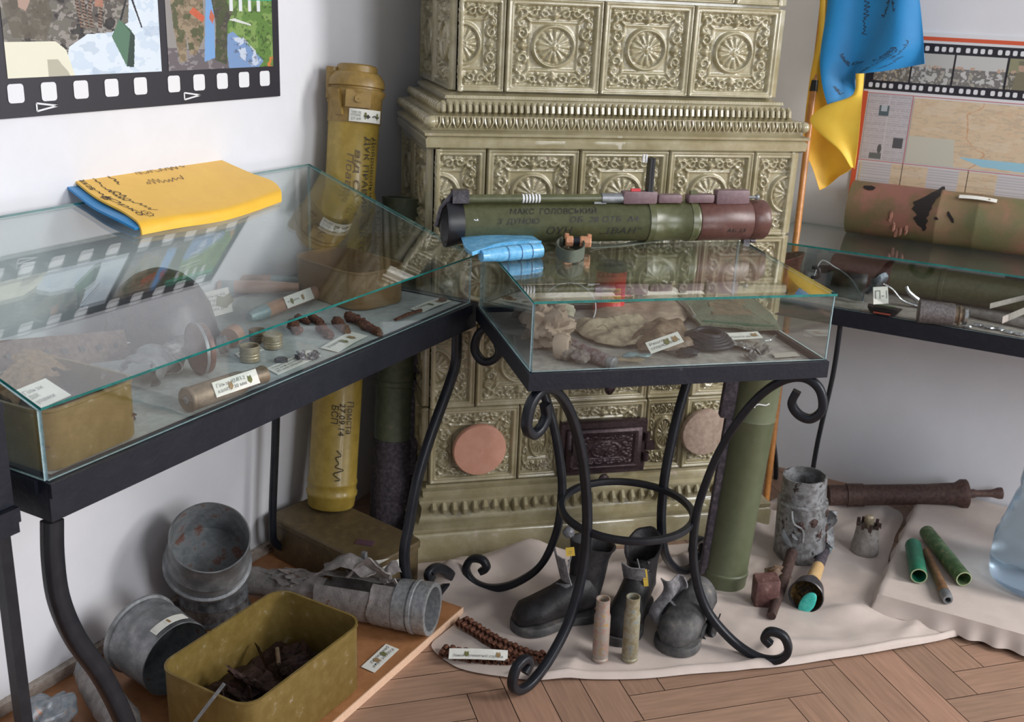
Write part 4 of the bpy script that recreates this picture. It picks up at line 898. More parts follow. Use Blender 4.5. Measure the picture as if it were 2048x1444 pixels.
# ---------------------------------------------------------------- left wall corner: ammunition tubes and boxes
# lidded box standing on end of the board
zb_ = .021
bx = thing('ammunition_box', 'closed brown olive metal box under the tall yellow tube by the stove', 'box', V((1.92,1.44,zb_)))
def can(mb, c, a, b, r, z0, z1, ang, prof, n=6):
    ca, sa = math.cos(ang), math.sin(ang)
    mb.loft([[V((c[0]+(x*ca-y*sa), c[1]+(x*sa+y*ca), z)) for x,y in rrect(a-i, b-i, max(.004,r-i), n)] for i,z in prof], True, True)
cc = (1.915,1.462); ag = math.radians(-10)
mb = MB(); can(mb, cc, .085,.185,.022, 0,0, ag, [(.004,zb_),(0,zb_+.006),(0,.112),(.002,.114),(.006,.118)]); mb.build('box_body', OLIVE_DK, bx)
mb = MB(); can(mb, cc, .089,.189,.024, 0,0, ag, [(.0,.119),(0,.132),(.004,.136),(.02,.137)]); mb.build('lid', OLIVE_DK, bx)
mb = MB(); mb.box((1.875,1.37,.1375),(.012,.022,.0012),(unit(V((1,.3,0))),unit(V((-.3,1,0))),Z)); mb.build('printed_mark', mat('faded red blue print', (.16,.055,.05), .7, c2=(.06,.05,.10), sc_=90), bx)
fr_ = lambda x,y: hp(x,y,unit(V((-.17,-.985,0))), unit(V((-.17,-.985,0))).dot(V((1.885,1.277,0))))
card(fr_(719,1146), fr_(805,1132), fr_(718,1126), 'cream paper label stuck on the front of the closed olive box', ('Ящик з-під','набоїв'), ((.80,1),), bend=0)
# yellow tube
yb, yt = V((1.988,1.560,.139)), V((2.166,1.604,1.222))
yt_ = thing('ammunition_tube', 'tall yellow ochre tube with cap and handwriting leaning beside the stove', 'tube', yb)
ay = unit(yt-yb); Ly = (yt-yb).length; cu = unit((C0-yb)-ay*(C0-yb).dot(ay)); cw = ay.cross(cu); ry = .062
mb = MB(); mb.lathe(yb, ay, [(0,ry*.9),(.004,ry*.96),(.03,ry),(.034,ry*1.05),(.042,ry*1.05),(.046,ry),(.06,ry),(.064,ry*1.03),(.070,ry*1.03),(.074,ry*.99),(Ly-.36,ry*.97),(Ly-.34,ry*1.06),(Ly-.31,ry*1.06),(Ly-.29,ry*.98),(Ly-.13,ry*1.0),(Ly-.125,ry*1.04)], 48, True, False, u=cu); mb.build('tube_body', YELTUBE, yt_)
mb = MB(); mb.lathe(yb, ay, [(Ly-.13,ry*1.04),(Ly-.07,ry*1.05),(Ly-.062,ry*1.14),(Ly-.052,ry*1.16),(Ly-.050,ry*1.05),(Ly-.046,ry*1.04),(Ly-.044,ry*1.12),(Ly-.028,ry*1.10),(Ly-.012,ry*.92),(Ly-.010,ry*.80),(Ly+.004,ry*.78),(Ly+.008,ry*.7),(Ly+.008,.001)], 48, u=cu); mb.build('cap', CAPOL, yt_)
mb = MB(); p_ = yb+ay*(Ly-.018)-cw*0; lf = unit(_R*-1-ay*(_R*-1).dot(ay)); q_ = yb+ay*(Ly-.02)+lf*ry*.95+cu*.012
mb.tube([q_+ay*.018, q_-ay*.055], [.016,.017,.015,.013], 14); mb.tube([q_-ay*.055,q_-ay*.065],.009,8); mb.build('latch_barrel', CAPOL, yt_)
mb = MB(); r_ = unit(lf*.55+cu*.83); mb.box(yb+ay*(Ly-.085)+r_*(ry*1.08),(.010,.007,.030),(unit(ay.cross(r_)),r_,unit(ay+lf*.2))); mb.build('latch_lever', CAPOL, yt_)
mb = MB(); r_ = unit(-lf*.1+cu); mb.box(yb+ay*(Ly-.075)+r_*(ry*1.07),(.030,.004,.020),(unit(ay.cross(r_)),r_,ay)); mb.lathe(yb+ay*(Ly-.075)+r_*(ry*1.1), r_, [(0,.010),(.006,.009),(.006,.001)], 16); mb.build('cap_bolt_plate', CAPOL, yt_)
def ycyl(d, a, r=ry+.0013):     # a: 0 faces camera, + to the right ; returns mapping x across, y up
    return lambda x,y: yb+ay*(d+y)+(cu*math.cos(a+x/r)-lf*math.sin(a+x/r))*r
def vert(d, a, r=ry*1.0+.0012):  # text running downwards
    return lambda x,y: yb+ay*(d-x)+(cu*math.cos(a+y/r)-lf*math.sin(a+y/r))*r
mb = MB(); text(mb,'ДУК ПРАВИЙ СЕКТОР', .020, vert(Ly-.16,.50), 0, .30); text(mb,'Добровольчий корпус', .019, vert(Ly-.16,.85), 0, .26)
text(mb,'Честь', .030, vert(.52,.42), .1, .09); text(mb,'і Слава', .026, vert(.50,.05), .1, .10); text(mb,'Помста', .024, vert(.29,.45), .1, .085); text(mb,'27.09.14', .022, vert(.285,.12), .1, .085); text(mb,'БСП', .024, vert(.28,-.2), .1, .05)
mb.build('handwriting', INK, yt_, smooth=False)
mb = MB(); text(mb,'Правий Сектор', .024, vert(Ly-.20,-.20), .15, .25); text(mb,'від ОУН', .022, vert(Ly-.19,.12), .15, .16); mb.build('faded_handwriting', INKB, yt_, smooth=False)
mb = MB(); f_ = ycyl(.340,-.45,ry*1.0+.002); mb.sheet(lambda u,v: f_(u*.052,v*.018), 8, 1, .001); mb.build('grey_tape', mat('grey tape',(.10,.10,.12),.5), yt_)
mb = MB(); scribble(mb, vert(.17,.1,ry+.002)(0,0), -ay, -lf, 9, .09, .03, 31, .0012); mb.build('signature', INK, yt_, smooth=False)
f_ = ycyl(Ly-.128,-.18,ry*1.10+.003)
mb = MB(); mb.sheet(lambda u,v: f_(u*.088,v*.030), 10, 1, .0006); o = mb.build('paper_label', PAPER, yt_, smooth=False)
mb = MB()
for k in range(3): text(mb, ['Тубус від','ПТРК','27.09'][k], .008, (lambda kk: (lambda x,y: f_(.004+x,.020-.008*kk+y)+cu*.001))(k), 0, .025)
mb.build('printed_text', INKG, o, smooth=False)
for k,x0 in enumerate((.040,.075)):
    mb = MB(); mb.add([f_(x0+a,.015+b)+cu*.0012 for a,b in ((0,-.009),(.004,0),(.002,.008),(-.002,.008),(-.004,0))], [(0,1,2,3,4)]); mb.build('printed_emblem', EMB, o, smooth=False)
mb = MB(); text(mb,'♦•~v', .010, lambda x,y: f_(.036+x,.010+y)+cu*.001,0,.045); strokes(mb,[[(.036,.014),(.046,.014)],[(.050,.013),(.052,.014)],[(.060,.014),(.068,.017),(.072,.012),(.084,.015)]], lambda x,y: f_(x,y)+cu*.0014, .0011); mb.build('ink_scrawl', INK, o, smooth=False)
# dark green burnt tube
gb, gt = V((2.150,1.490,.002)), V((2.262,1.530,.905)); 
gt_ = thing('burnt_tube', 'dark green tube with charred lower end leaning by the stove side', 'tube', gb)
ag_ = unit(gt-gb); Lg = (gt-gb).length; rg = .054
mb = MB(); mb.lathe(gb, ag_, [(0,rg*.7),(.01,rg*.96),(.05,rg*1.02),(.12,rg*.99),(.27,rg*1.0),(.275,rg*.98)], 32, True, wob=.05, seed=2); mb.build('charred_end', CHAR, gt_)
mb = MB(); mb.lathe(gb, ag_, [(.275,rg*.95),(.42,rg*.96),(.424,rg*1.03),(.434,rg*1.03),(.438,rg*.96),(.58,rg*.97),(.585,rg*1.04),(.60,rg*1.04),(.605,rg*.97),(Lg-.02,rg*.97),(Lg,rg*1.03),(Lg,rg*.8),(Lg-.03,rg*.78),(Lg-.03,.001)], 32); mb.build('tube_wall', GREEN2, gt_)
mb = MB(); sd = unit(_R*.9-_fw*.2); sd = unit(sd-ag_*sd.dot(ag_)); fr2 = ag_.cross(sd)
for z0_,z1_ in ((.18,.44),(.46,.60),(.63,.80)): mb.bbox(gb+ag_*((z0_+z1_)/2)+sd*(rg*1.04),((.014),(.012),(z1_-z0_)/2),(sd,fr2,ag_),.004)
mb.build('side_rail', CHAR, gt_)
# big green tube standing right of the iron table
q0 = V((2.400,.628,.004)); q1 = hp(1528, 700, T, (Q(0,0,0)+q0+V((.10,-.01,0))).dot(T))
q1 = V((2.426,.604,.640))
vt = thing('launcher_tube', 'plain green launcher tube standing upright behind the iron table leg', 'tube', q0)
a_ = unit(q1-q0); Lv = (q1-q0).length; rv = .055; sd = unit(-_R-a_*(-_R).dot(a_))
mb = MB(); mb.lathe(q0, a_, [(0,rv*.8),(.004,rv*1.02),(.035,rv*1.03),(.038,rv*1.06),(.045,rv*1.06),(.048,rv),(Lv-.18,rv),(Lv-.178,rv*1.03),(Lv-.172,rv),(Lv-.06,rv),(Lv-.058,rv*1.03),(Lv,rv),(Lv,rv*.85),(Lv-.03,rv*.85),(Lv-.03,.001)], 40, True); mb.build('tube_wall', mat('olive green satin tube',(.115,.130,.070),.42,c2=(.125,.142,.08),sc_=12,bump=.05), vt)
mb = MB(); mb.bbox(q0+a_*(Lv*.40)+sd*(rv*1.02)-_fw*.012,(.012,.010,Lv*.36),(sd,sd.cross(a_),a_),.004); mb.bbox(q0+a_*(Lv*.80)+sd*(rv*1.2)-_fw*.012,(.018,.012,Lv*.09),(sd,sd.cross(a_),a_),.004); mb.build('dark_side_rail', CHAR, vt)
mb = MB(); ce = unit(-_fw-a_*(-_fw).dot(a_)); strokes(mb,[[(-.012,0),(-.004,.004),(.014,.003),(.022,.008)],[(-.012,0),(-.012,-.006)]], planar(q0+a_*(Lv-.13)+ce*(rv+.0015), -sd, a_), .0016); mb.build('white_paint_mark', WHITE, vt)
# ================================================================ inside the left case
def lc(x, y, off=0): return hz(x, y, LZ-.002+off)
# big open box in the near corner
bo = thing('ammunition_box', 'large open ochre box with scuffed paint in the near corner of left case', 'box', V((1.0,1.31,LZ)))
mb = MB(); c_ = (.990,1.300); a0 = math.radians(2)
def canopen(mb, c, a, b, r, z0, z1, ang, th=.003, rim=True):
    can(mb, c, a, b, r, 0, 0, ang, [(.003,z0),(0,z0+.004),(0,z1-.006),(-.002,z1-.004),(-.002,z1),(th,z1),(th,z0+.006),(a*.6,z0+.005)])
canopen(mb, c_, .088, .092, .030, LZ, LZ+.094, a0); mb.build('box_body', OLIVE, bo)
mb = MB()
for k in range(9): mb.lump((c_[0]+rnd.uniform(-.055,.055), c_[1]+rnd.uniform(-.055,.055), LZ+.045+rnd.uniform(0,.012)), (X,Y,Z), (rnd.uniform(.015,.035),rnd.uniform(.015,.03),rnd.uniform(.01,.02)), 8, .6, 2, k)
mb.sheet(lambda u,v: V((c_[0]-.083+.166*u, c_[1]-.087+.174*v, LZ+.035+.01*nz((u*5,v*5,0),1,4))), 14, 14, .002)
o = mb.build('rusty_scrap', RUSTDK, bo); o['kind'] = 'stuff'
br = thing('cartridge_tip', 'small brass tube standing on scrap in the near open box of the left case', 'cartridge', V((.935,1.262,LZ+.055)))
mb = MB(); mb.lathe((.935,1.262,LZ+.055), V((.05,0,1)), [(0,.009),(.028,.009),(.031,.0065),(.044,.0065),(.044,.005),(.03,.005)], 20, True); mb.build('casing', BRASS, br)
for k,(x,y,sz) in enumerate(((.985,1.345,.05),(1.045,1.37,.055),(.96,1.39,.04))):
    t = thing('metal_shard', ['curved brown metal shard in the near box, nearest the brass tube','largest brown metal shard in the near box, leaning to the right','small brown metal shard at the back of the near open box'][k], 'shard', V((x,y,LZ+.05)), 'shards in the near box')
    mb = MB(); mb.sheet(lambda u,v: V((x-sz*.7+sz*1.6*u, y-.02+sz*v, LZ+.065+.03*math.sin(u*2.2+k)+.018*v+.006*nz((u*5,v*5,k),1,k))), 14, 8, .003); mb.build('bent_plate', mat('brown scorched metal %d'%k, (.20,.115,.045), .55, .3, c2=(.30,.19,.09), sc_=40, bump=.3), t)
card(V((.905,1.200,LZ+.100))+Y*.01, V((.962,1.218,LZ+.100)), V((.892,1.245,LZ+.122)), 'paper label lying against the brass tube at the left edge', ('Гільзи','ДШК','уламки'), ())
# perforated strip, helmet
ps = thing('perforated_strip', 'brown rusty perforated metal strip leaning behind the near open box', 'metal strip', V((1.1,1.47,LZ)))
RB2 = mat('reddish brown corroded sheet', (.085,.045,.035), .7, .2, c2=(.15,.10,.075), sc_=30, bump=.4)
A_, B_ = V((.93,1.475,LZ+.075)), V((1.30,1.470,LZ+.012)); d_ = unit(B_-A_)
mb = MB(); mb.mi = 0; mb.sheet(lambda u,v: A_+(B_-A_)*u+V((0,.018,.052))*v+Y*.003*nz((u*6,v,0),1,3), 24, 4, .003); mb.mi = 1
for k in range(10):
    p = A_+(B_-A_)*((k+.6)/10.5)+V((0,.008,.024))*1.1+V((0,-.003,.0)); nn = unit(d_.cross(V((0,.018,.052)))); nn = nn if nn.y < 0 else -nn
    u2, v2 = d_, unit(V((0,.018,.052))); mb.add([p+nn*.0025+u2*(.0055*math.cos(t))+v2*(.0055*math.sin(t)) for t in np.linspace(0,6.283,12,endpoint=False)], [tuple(range(12))])
mb.build('strip', [RB2, BLACK], ps)
# round dark helmet at the back
he = thing('steel_helmet', 'large round dark steel helmet at the back of the left case', 'helmet', V((1.44,1.545,LZ)))
mb = MB(); hc = V((1.445,1.545,LZ)); mb.lathe(hc, Z, [(.0,.104),(.004,.108),(.03,.104),(.07,.094),(.105,.074),(.128,.046),(.139,.018),(.141,.001)], 40, wob=.02); mb.build('shell', mat('dark scorched steel', (.035,.035,.040), .4, .5, c2=(.06,.055,.055), sc_=14, bump=.3), he)
mb = MB(); mb.lathe(hc, Z, [(.0,.107),(.0,.111),(.006,.111),(.006,.107)], 40); mb.build('rim', DKMETAL, he)
# torn grey metal pieces between the box and the brass shell
for k,(x,y,r_,lb) in enumerate(((300,760,.034,'crumpled grey torn casing with holes right of the near open box'),(345,735,.030,'curled silver metal piece behind the labelled brass shell'),(350,690,.030,'round grey dented metal cap behind the curled silver piece'))):
    p = lc(x,y); t = thing('metal_fragment', lb, 'metal fragment', p, 'torn grey metal pieces in the left case')
    mb = MB()
    if k == 2: mb.lathe(p+Z*.004, V((-.3,-.4,.8)), [(0,.034),(.012,.036),(.026,.030),(.034,.014),(.035,.001)], 24, wob=.15, seed=3)
    else:
        an = k*1.3
        def f(u,v):
            a = an+u*4.2; q = r_*(1+.35*nz((u*4,v*3,k),1,k)); ax_ = V((math.cos(.5),math.sin(.5),0)); u2_ = V((-ax_.y,ax_.x,0))
            e = .5+.25*nz((u*9,k,0),1,5)
            return p+ax_*((v-.5)*.085*(.6+e))+u2_*(q*math.cos(a))+Z*(r_*.8+q*.8*math.sin(a))
        mb.sheet(f, 30, 14, .0025)
    mb.build('torn_shell', SILVER if k == 1 else GREYM, t)
    mb = MB()
    for j in range(3):
        mb.lump(p+V((rnd.uniform(-.02,.02), -.028*(k!=2), .014+.012*j)), (X,Y,Z), (.004,.0012,.004), 5, 0)
    mb.build('hole_mark', BLACK, t)
mb = MB(); p = lc(268,838,.006); tag(mb.tube([p, lc(256,822,.007)], [.003,.006], 10).build('bullet_tip', DKMETAL), 'small dark pointed tip between near box and front rail of left case', 'bullet')
# brass shell with label
A_, B_ = lc(372,800,.024), lc(528,748,.024); A_.z = B_.z = LZ+.0215; d_ = unit(B_-A_); L_ = (B_-A_).length
t = thing('shell_casing', 'large aged brass shell casing with paper label lying at the front rail', 'shell casing', (A_+B_)/2-Z*.02)
mb = MB(); mb.lathe(A_, d_, [(.002,.001),(.002,.007),(0,.008),(0,.0195),(.002,.0212),(.006,.0212),(.007,.0190),(.011,.0190),(.013,.0205),(L_*.66,.0200),(L_*.70,.0185),(L_*.74,.0160),(L_*.97,.0155),(L_*.985,.0165),(L_,.0160),(L_,.0135),(L_*.8,.0130)], 40); mb.build('casing', BRASS, t)
mb = MB(); mb.lathe(A_-d_*.0004, d_, [(0,.0065),(-.0006,.005),(-.0006,.001)], 20); mb.build('primer', GREYM, t)
cm = (A_+B_)/2; fw2 = unit((C0-cm)-d_*(C0-cm).dot(d_)); up2 = unit(fw2.cross(d_))*-1
if up2.z < 0: up2 = -up2
oA = A_+d_*(L_*.25)+fw2*.0215-up2*.012; card(oA, oA+d_*.095, oA+up2*.026, 'shell label', ('Гільза КМП-2','калібр 30 мм'), ((.36,2),(.80,1)), parent=t)
# brown round tin standing on edge
c_ = lc(413,752); t = thing('round_tin', 'thin round brown tin standing on its edge behind the brass shell', 'tin', c_)
d_ = unit(V((.93,-.35,0))); p = V((c_.x,c_.y+.012,LZ+.048)); mb = MB(); mb.lathe(p-d_*.009, d_, [(0,.001),(0,.040),(.0015,.045),(.006,.047),(.007,.045),(.008,.047),(.014,.0475),(.018,.046),(.0185,.042),(.016,.040),(.016,.001)], 44); mb.build('tin_body', mat('brown lacquered tin', (.13,.055,.045), .35, .3, c2=(.19,.09,.07), sc_=30, c3=(.08,.05,.045)), t)
mb = MB(); mb.lathe(p-d_*.0085, d_, [(0,.0478),(.005,.0482),(.006,.0478)], 44); mb.build('steel_rim', GREYM, t)
# brass rings
rings = [(500,722,.0150,.024,'short ribbed brass ring standing open, nearest the black disc',0),(546,696,.0150,.022,'pale brass ring with closed top beside the rusty pieces',1),(515,684,.0130,.020,'brass ring half hidden behind the closed pale one',0),(446,712,.0145,.012,'thin round brass cap leaning by the brown tin',2),(466,700,.0165,.022,'copper coloured brass cap lying behind the ribbed ring',3)]
for x,y,r_,h_,lb,kd in rings:
    r_ *= 1.22; h_ *= 1.18; p = lc(x,y); t = thing('brass_ring', lb, 'brass ring', p, 'brass rings behind the labelled shell'); mb = MB()
    if kd in (0,1):
        pr_ = [(0,r_*.97)]+[(h_*(.12+.1*i)+(.0008 if i%2 else 0), r_*(1.03 if i%2 else .97)) for i in range(6)]+[(h_*.75,r_),(h_,r_*1.04),(h_+.001,r_*1.0)]
        mb.lathe(p+Z*.002, Z, pr_+([(h_,r_*.9),(.003,r_*.9),(.003,.001)] if kd == 0 else [(h_+.0015,.001)]), 32)
    else:
        d_ = unit(V((.55,-.8,.25))) if kd == 2 else unit(V((.9,.25,.1))); mb.lathe(p+Z*(r_+.002)+(Y*.008), d_, [(0,.001),(0,r_),(h_*.5,r_*1.02),(h_*.55,r_*.94),(h_,r_*.96),(h_,r_*.3),(h_*1.3,r_*.25),(h_*1.3,.001)], 28)
    mb.build('ring_body', [BRASSP,BRASSP,BRASS,GREYM,COPPER][[q_[4] for q_ in rings].index(lb)], t)
p = lc(562,724); mb = MB(); mb.lathe(p+Z*.001, Z, [(0,.010),(.001,.0125),(.005,.0125),(.007,.010),(.0065,.006),(.008,.004),(.008,.001)], 28); tag(mb.build('metal_disc', DKMETAL), 'small dark metal disc lying on printed sheet at the front of left case', 'disc')
for k,(x,y) in enumerate(((602,712),(627,712))):
    p = lc(x,y,.007); mb = MB(); mb.lump(p,(X,Y,Z),(.010,.008,.007),9,1.3,3,k+4); tag(mb.build('lead_splinter', mat('jagged lead %d'%k,(.10,.10,.12),.45,.5,c2=(.2,.2,.23),sc_=120)), ['small jagged grey splinter next to the dark disc','small jagged grey splinter nearer the right end of the sheet'][k], 'splinter', 'splinters on the printed sheet')
# rusty stubs
rust = [(590,655,.030,.011,-.9,'short dark rusty stub, leftmost of the thick ones'),(605,640,.022,.007,-.5,'thin rusty flake behind the leftmost stub'),(632,640,.026,.009,-.7,'small orange rusty lump in the back row'),(650,662,.034,.011,-.8,'rusty stub with silver threads in the middle of the row'),(683,652,.040,.011,-.85,'long orange rusty rod, second from right'),(712,640,.036,.011,-.6,'flaky rusty piece, upper half of the right pair'),(742,657,.034,.010,-.6,'thin branching rusty piece, rightmost of the row')]
for k,(x,y,l_,r_,a_,lb) in enumerate(rust):
    r_ *= 1.0; l_ *= 1.05; a_ -= 1.35; p = lc(x,y,r_*.8); d_ = V((math.cos(a_),math.sin(a_),0))
    t = thing('rusted_fragment', lb, 'rusty fragment', p-Z*r_*.8, 'rusty fragments in the left case')
    mb = MB(); mb.tube(catmull([p-d_*l_, p-d_*l_*.3+V((0,.003,.002)), p+d_*l_*.3-V((0,.002,0)), p+d_*l_],4), [r_*.7,r_*1.05,r_*.85,r_*.9,r_*.6], 14, rough=.55, seed=k); mb.build('corroded_core', RUST, t)
    mb = MB()
    for j in range(3): mb.lump(p+d_*rnd.uniform(-l_,l_)+V((rnd.uniform(-.5,.5)*r_,rnd.uniform(-.5,.5)*r_,r_*.5)),(X,Y,Z),(r_*.6,r_*.45,r_*.4),6,.9,3,j+k)
    mb.build('rust_flakes', RUST, t)
    if k == 3:
        mb = MB()
        for j in range(5): mb.lathe(p+V((-.012+.004*j,-.012,.0)), X, [(0,.004),(.0018,.004)], 10, True, True)
        mb.build('silver_thread', SILVER, t)
A_,B_ = lc(790,640,.005), lc(842,620,.005); mb = MB(); mb.tube([A_,(A_+B_)/2+Z*.002,B_],[.004,.006,.005],8,squash=.6,rough=.3); tag(mb.build('rusty_splinter', RUST), 'flat brown splinter in front of the brass coloured box', 'splinter')
mb = MB(); p = lc(885,600,.006); mb.lump(p,(X,Y,Z),(.012,.007,.006),8,.8,3,9); tag(mb.build('rusty_lump', RUST), 'small brown lump at the right end of left case', 'fragment')
# two long rounds and the labelled tube
for k,(a,b,r_,lb) in enumerate((((470,575),(613,577),.0125,'long copper coloured round with grey ringed tip, nearer the back'),((450,592),(612,592),.0150,'long pinkish tapered round lying in front of the ringed one'))):
    A_, B_ = lc(*a), lc(*b); A_.z = B_.z = LZ+r_+.001; A_.y += .02; B_.y = min(B_.y+.02, 1.60); d_ = unit(B_-A_); L_ = min((B_-A_).length,.26)
    t = thing('cannon_round', lb, 'round', A_-Z*r_, 'long rounds at the back of left case')
    mb = MB(); mb.lathe(A_, d_, [(0,r_*.8),(.004,r_),(L_*.55,r_),(L_*.6,r_*.98),(L_,r_*.62)] if k else [(0,r_*.8),(.004,r_),(L_*.6,r_)], 24, True, bool(k)); mb.build('casing', COPPER, t)
    mb = MB()
    if not k:
        pr_ = [(L_*.6,r_)]+[(L_*(.62+.055*i)+(.002 if i%2 else 0), r_*(1.0-.05*i)*(1.04 if i%2 else .92)) for i in range(7)]+[(L_,r_*.5),(L_,.001)]
        mb.lathe(A_, d_, pr_, 24); mb.build('ringed_tip', TEALM, t)
    else: mb.lathe(A_, d_, [(L_*.05,r_*1.02),(L_*.2,r_*1.02)], 24); mb.build('grey_band', TEALM, t)
A_, B_ = lc(505,648), lc(650,592); A_.z = B_.z = LZ+.0155; d_ = unit(B_-A_); L_ = (B_-A_).length
t = thing('cannon_round', 'copper tube with domed end and paper label beside the rusty pieces', 'round', A_-Z*.0155)
mb = MB(); mb.lathe(A_, d_, [(L_*.17,.0150),(L_*.93,.0150),(L_*.97,.013),(L_,.008),(L_+.002,.001)], 28); mb.build('casing', COPPER, t)
mb = MB(); mb.lathe(A_, d_, [(-.01,.001),(-.01,.008),(0,.012),(L_*.06,.012),(L_*.08,.0145),(L_*.17,.0150)], 28); mb.build('grey_end', TEALM, t)
cm = (A_+B_)/2; fw2 = unit((C0-cm)-d_*(C0-cm).dot(d_)); up2 = unit(fw2.cross(d_)); up2 = up2 if up2.z > 0 else -up2
oA = A_+d_*(L_*.36)+fw2*.0165-up2*.012; card(oA, oA+d_*.098, oA+up2*.026, 'label', ('','30 мм снаряд',''), ((.22,1),(.62,2)), parent=t)
# the rounded box at the back right
b2 = thing('ammunition_box', 'smaller rounded brown box at the back right end of left case', 'box', V((1.93,1.40,LZ)))
mb = MB(); canopen(mb, (1.918,1.445), .078, .120, .045, LZ, LZ+.085, math.radians(-14)); mb.build('box_body', mat('satin brown ochre paint',(.245,.140,.055),.38,c2=(.28,.165,.07),sc_=10,c3=(.33,.22,.12),hi=.7), b2)
# paper labels
card(lc(358,652,.012)+Z*.0, lc(466,623,.012), lc(354,616,.012)+Z*.018, 'wide paper label with four text lines leaning by the long rounds', ('Снаряди та гільзи від','автоматичної гармати','БМП-2 знайдені','в зоні бойових дій'), ((.40,2),(.88,1)))
card(lc(556,750,.001), lc(642,712,.001), lc(532,737,.001), 'printed sheet under the splinters and the dark disc', ('Уламки набоїв','та мін калібру','82 мм зібрані'), ())
card(lc(676,705,.001), lc(736,672,.001), lc(641,698,.001)+Z*.002, 'folded paper label in front of the rusty pieces', ('Уламки',''), ((.45,1),(.7,2)), bend=.002)
card(lc(846,625,.001), lc(905,602,.001), lc(820,620,.001)+Z*.002, 'folded paper label in the right corner of left case', ('Осколок',''), ((.45,1),(.7,2)), bend=.002)
card(lc(237,712,.003)+Z*.02, lc(327,690,.003)+Z*.02, lc(229,703,.003)+Z*.02, 'thin paper label slip behind the near open box', ('',), ())
card(lc(478,716,.001), lc(528,700,.001), lc(470,708,.001), 'paper label slip partly under the brass rings', ('Втулки',), ())
# ================================================================ inside the centre case
def cc_(x, y, off=0): return hz(x, y, CZ-.011+off)
rc = thing('red_can', 'bright red tin can with yellow lettering at the back of centre case', 'can', cc_(1216,625))
p = cc_(1217,622); CH = .118; mb = MB(); mb.lathe(p, Z, [(0,.033),(.002,.0365),(.010,.037),(.012,.0355),(CH*.83,.0355),(CH*.85,.037)], 40, True); mb.build('can_body', RED, rc)
mb = MB(); mb.lathe(p, Z, [(CH*.85,.037),(CH*.88,.037),(CH*.90,.034),(CH*.97,.030),(CH*.98,.026),(CH,.026),(CH,.001)], 36); mb.build('can_shoulder', BLACK, rc)
cu_ = unit(V((C0.x-p.x, C0.y-p.y, 0))); rgt = unit(V((-cu_.y, cu_.x, 0))); rgt = rgt if rgt.dot(_R) > 0 else -rgt
def rcy(h,a0): return lambda x,y: p+Z*(h+y)+(cu_*math.cos(a0+x/.0355)+rgt*math.sin(a0+x/.0355))*.0365
mb = MB(); f_ = rcy(.030,-.5); mb.sheet(lambda u,v: f_(u*.046,v*.016), 10, 1, .0003); f_ = rcy(.052,-.5); mb.sheet(lambda u,v: f_(u*.044,v*.012), 10, 1, .0003); mb.build('yellow_band', YEL, rc)
mb = MB(); g_ = rcy(.0325,-.46); text(mb, 'НННН', .014, lambda x,y: g_(x,y)+cu_*.0009, 0, .040); g_ = rcy(.0535,-.46); text(mb, 'ННННН', .010, lambda x,y: g_(x,y)+cu_*.0009, 0, .038); mb.build('can_lettering', mat('dark red ink',(.08,.01,.01),.5), rc, smooth=False)
def drape(name, lb, cat, rows, m, offs, amp, fr, seed, surf=cc_, th=.004, nu=34, nv=26, grp=None):
    f, n_, m_ = gridf(rows, lambda x,y: surf(x,y,0)); P = f(.5,.5)
    t = thing(name, lb, cat, V((P.x,P.y,surf(1,1).z)), grp)
    def ff(u,v):
        e = min(1, 6*min(u,1-u,v,1-v)); z = th+.001+(offs(u,v) if callable(offs) else offs)*e
        k = .5+.5*math.sin((u*fr[0]+v*fr[1])*6.28+3*nz((u*2,v*2,seed),1,seed)); z += amp*(k**2)*(.35+.65*e)+amp*.6*nz((u*7,v*7,0),1,seed)*e
        p = f(u,v); return V((p.x,p.y,p.z+max(z,th)))
    mb = MB(); mb.sheet(ff, nu, nv, th*.8); mb.build('fabric', m, t); return t, ff
# tan glove-like rags and pouch
drape('canvas_pouch', 'brown canvas pouch lying flat behind the crumpled tan cloth in centre case', 'pouch', [[(1185,628),(1240,616),(1300,606),(1365,612)],[(1195,645),(1250,640),(1310,635),(1376,630)],[(1230,665),(1280,660),(1330,656),(1368,648)]], TAN, lambda u,v: .008*math.sin(math.pi*v)**.4, .005, (1,.6), 3)
drape('crumpled_cloth', 'crumpled light tan cloth gathered in the middle of the centre case', 'cloth', [[(1140,660),(1190,655),(1240,652),(1290,655)],[(1160,675),(1210,672),(1250,672),(1300,668)],[(1190,690),(1230,697),(1260,698),(1290,690)]], mat('light tan cloth',(.25,.20,.135),.85,c2=(.36,.295,.20),sc_=20,bump=.4), lambda u,v: .010+.008*math.sin(v*6), .011, (.9,2.6), 6)
drape('leather_scrap', 'brown leather scrap beside the black coil with a label on it', 'leather scrap', [[(1260,670),(1320,655),(1370,662)],[(1268,690),(1325,682),(1385,682)],[(1280,708),(1330,708),(1388,700)]], mat('brown oiled leather',(.12,.075,.045),.5,c2=(.20,.14,.09),sc_=20,bump=.3), lambda u,v: .022*math.sin(math.pi*u), .012, (1.5,.8), 9)
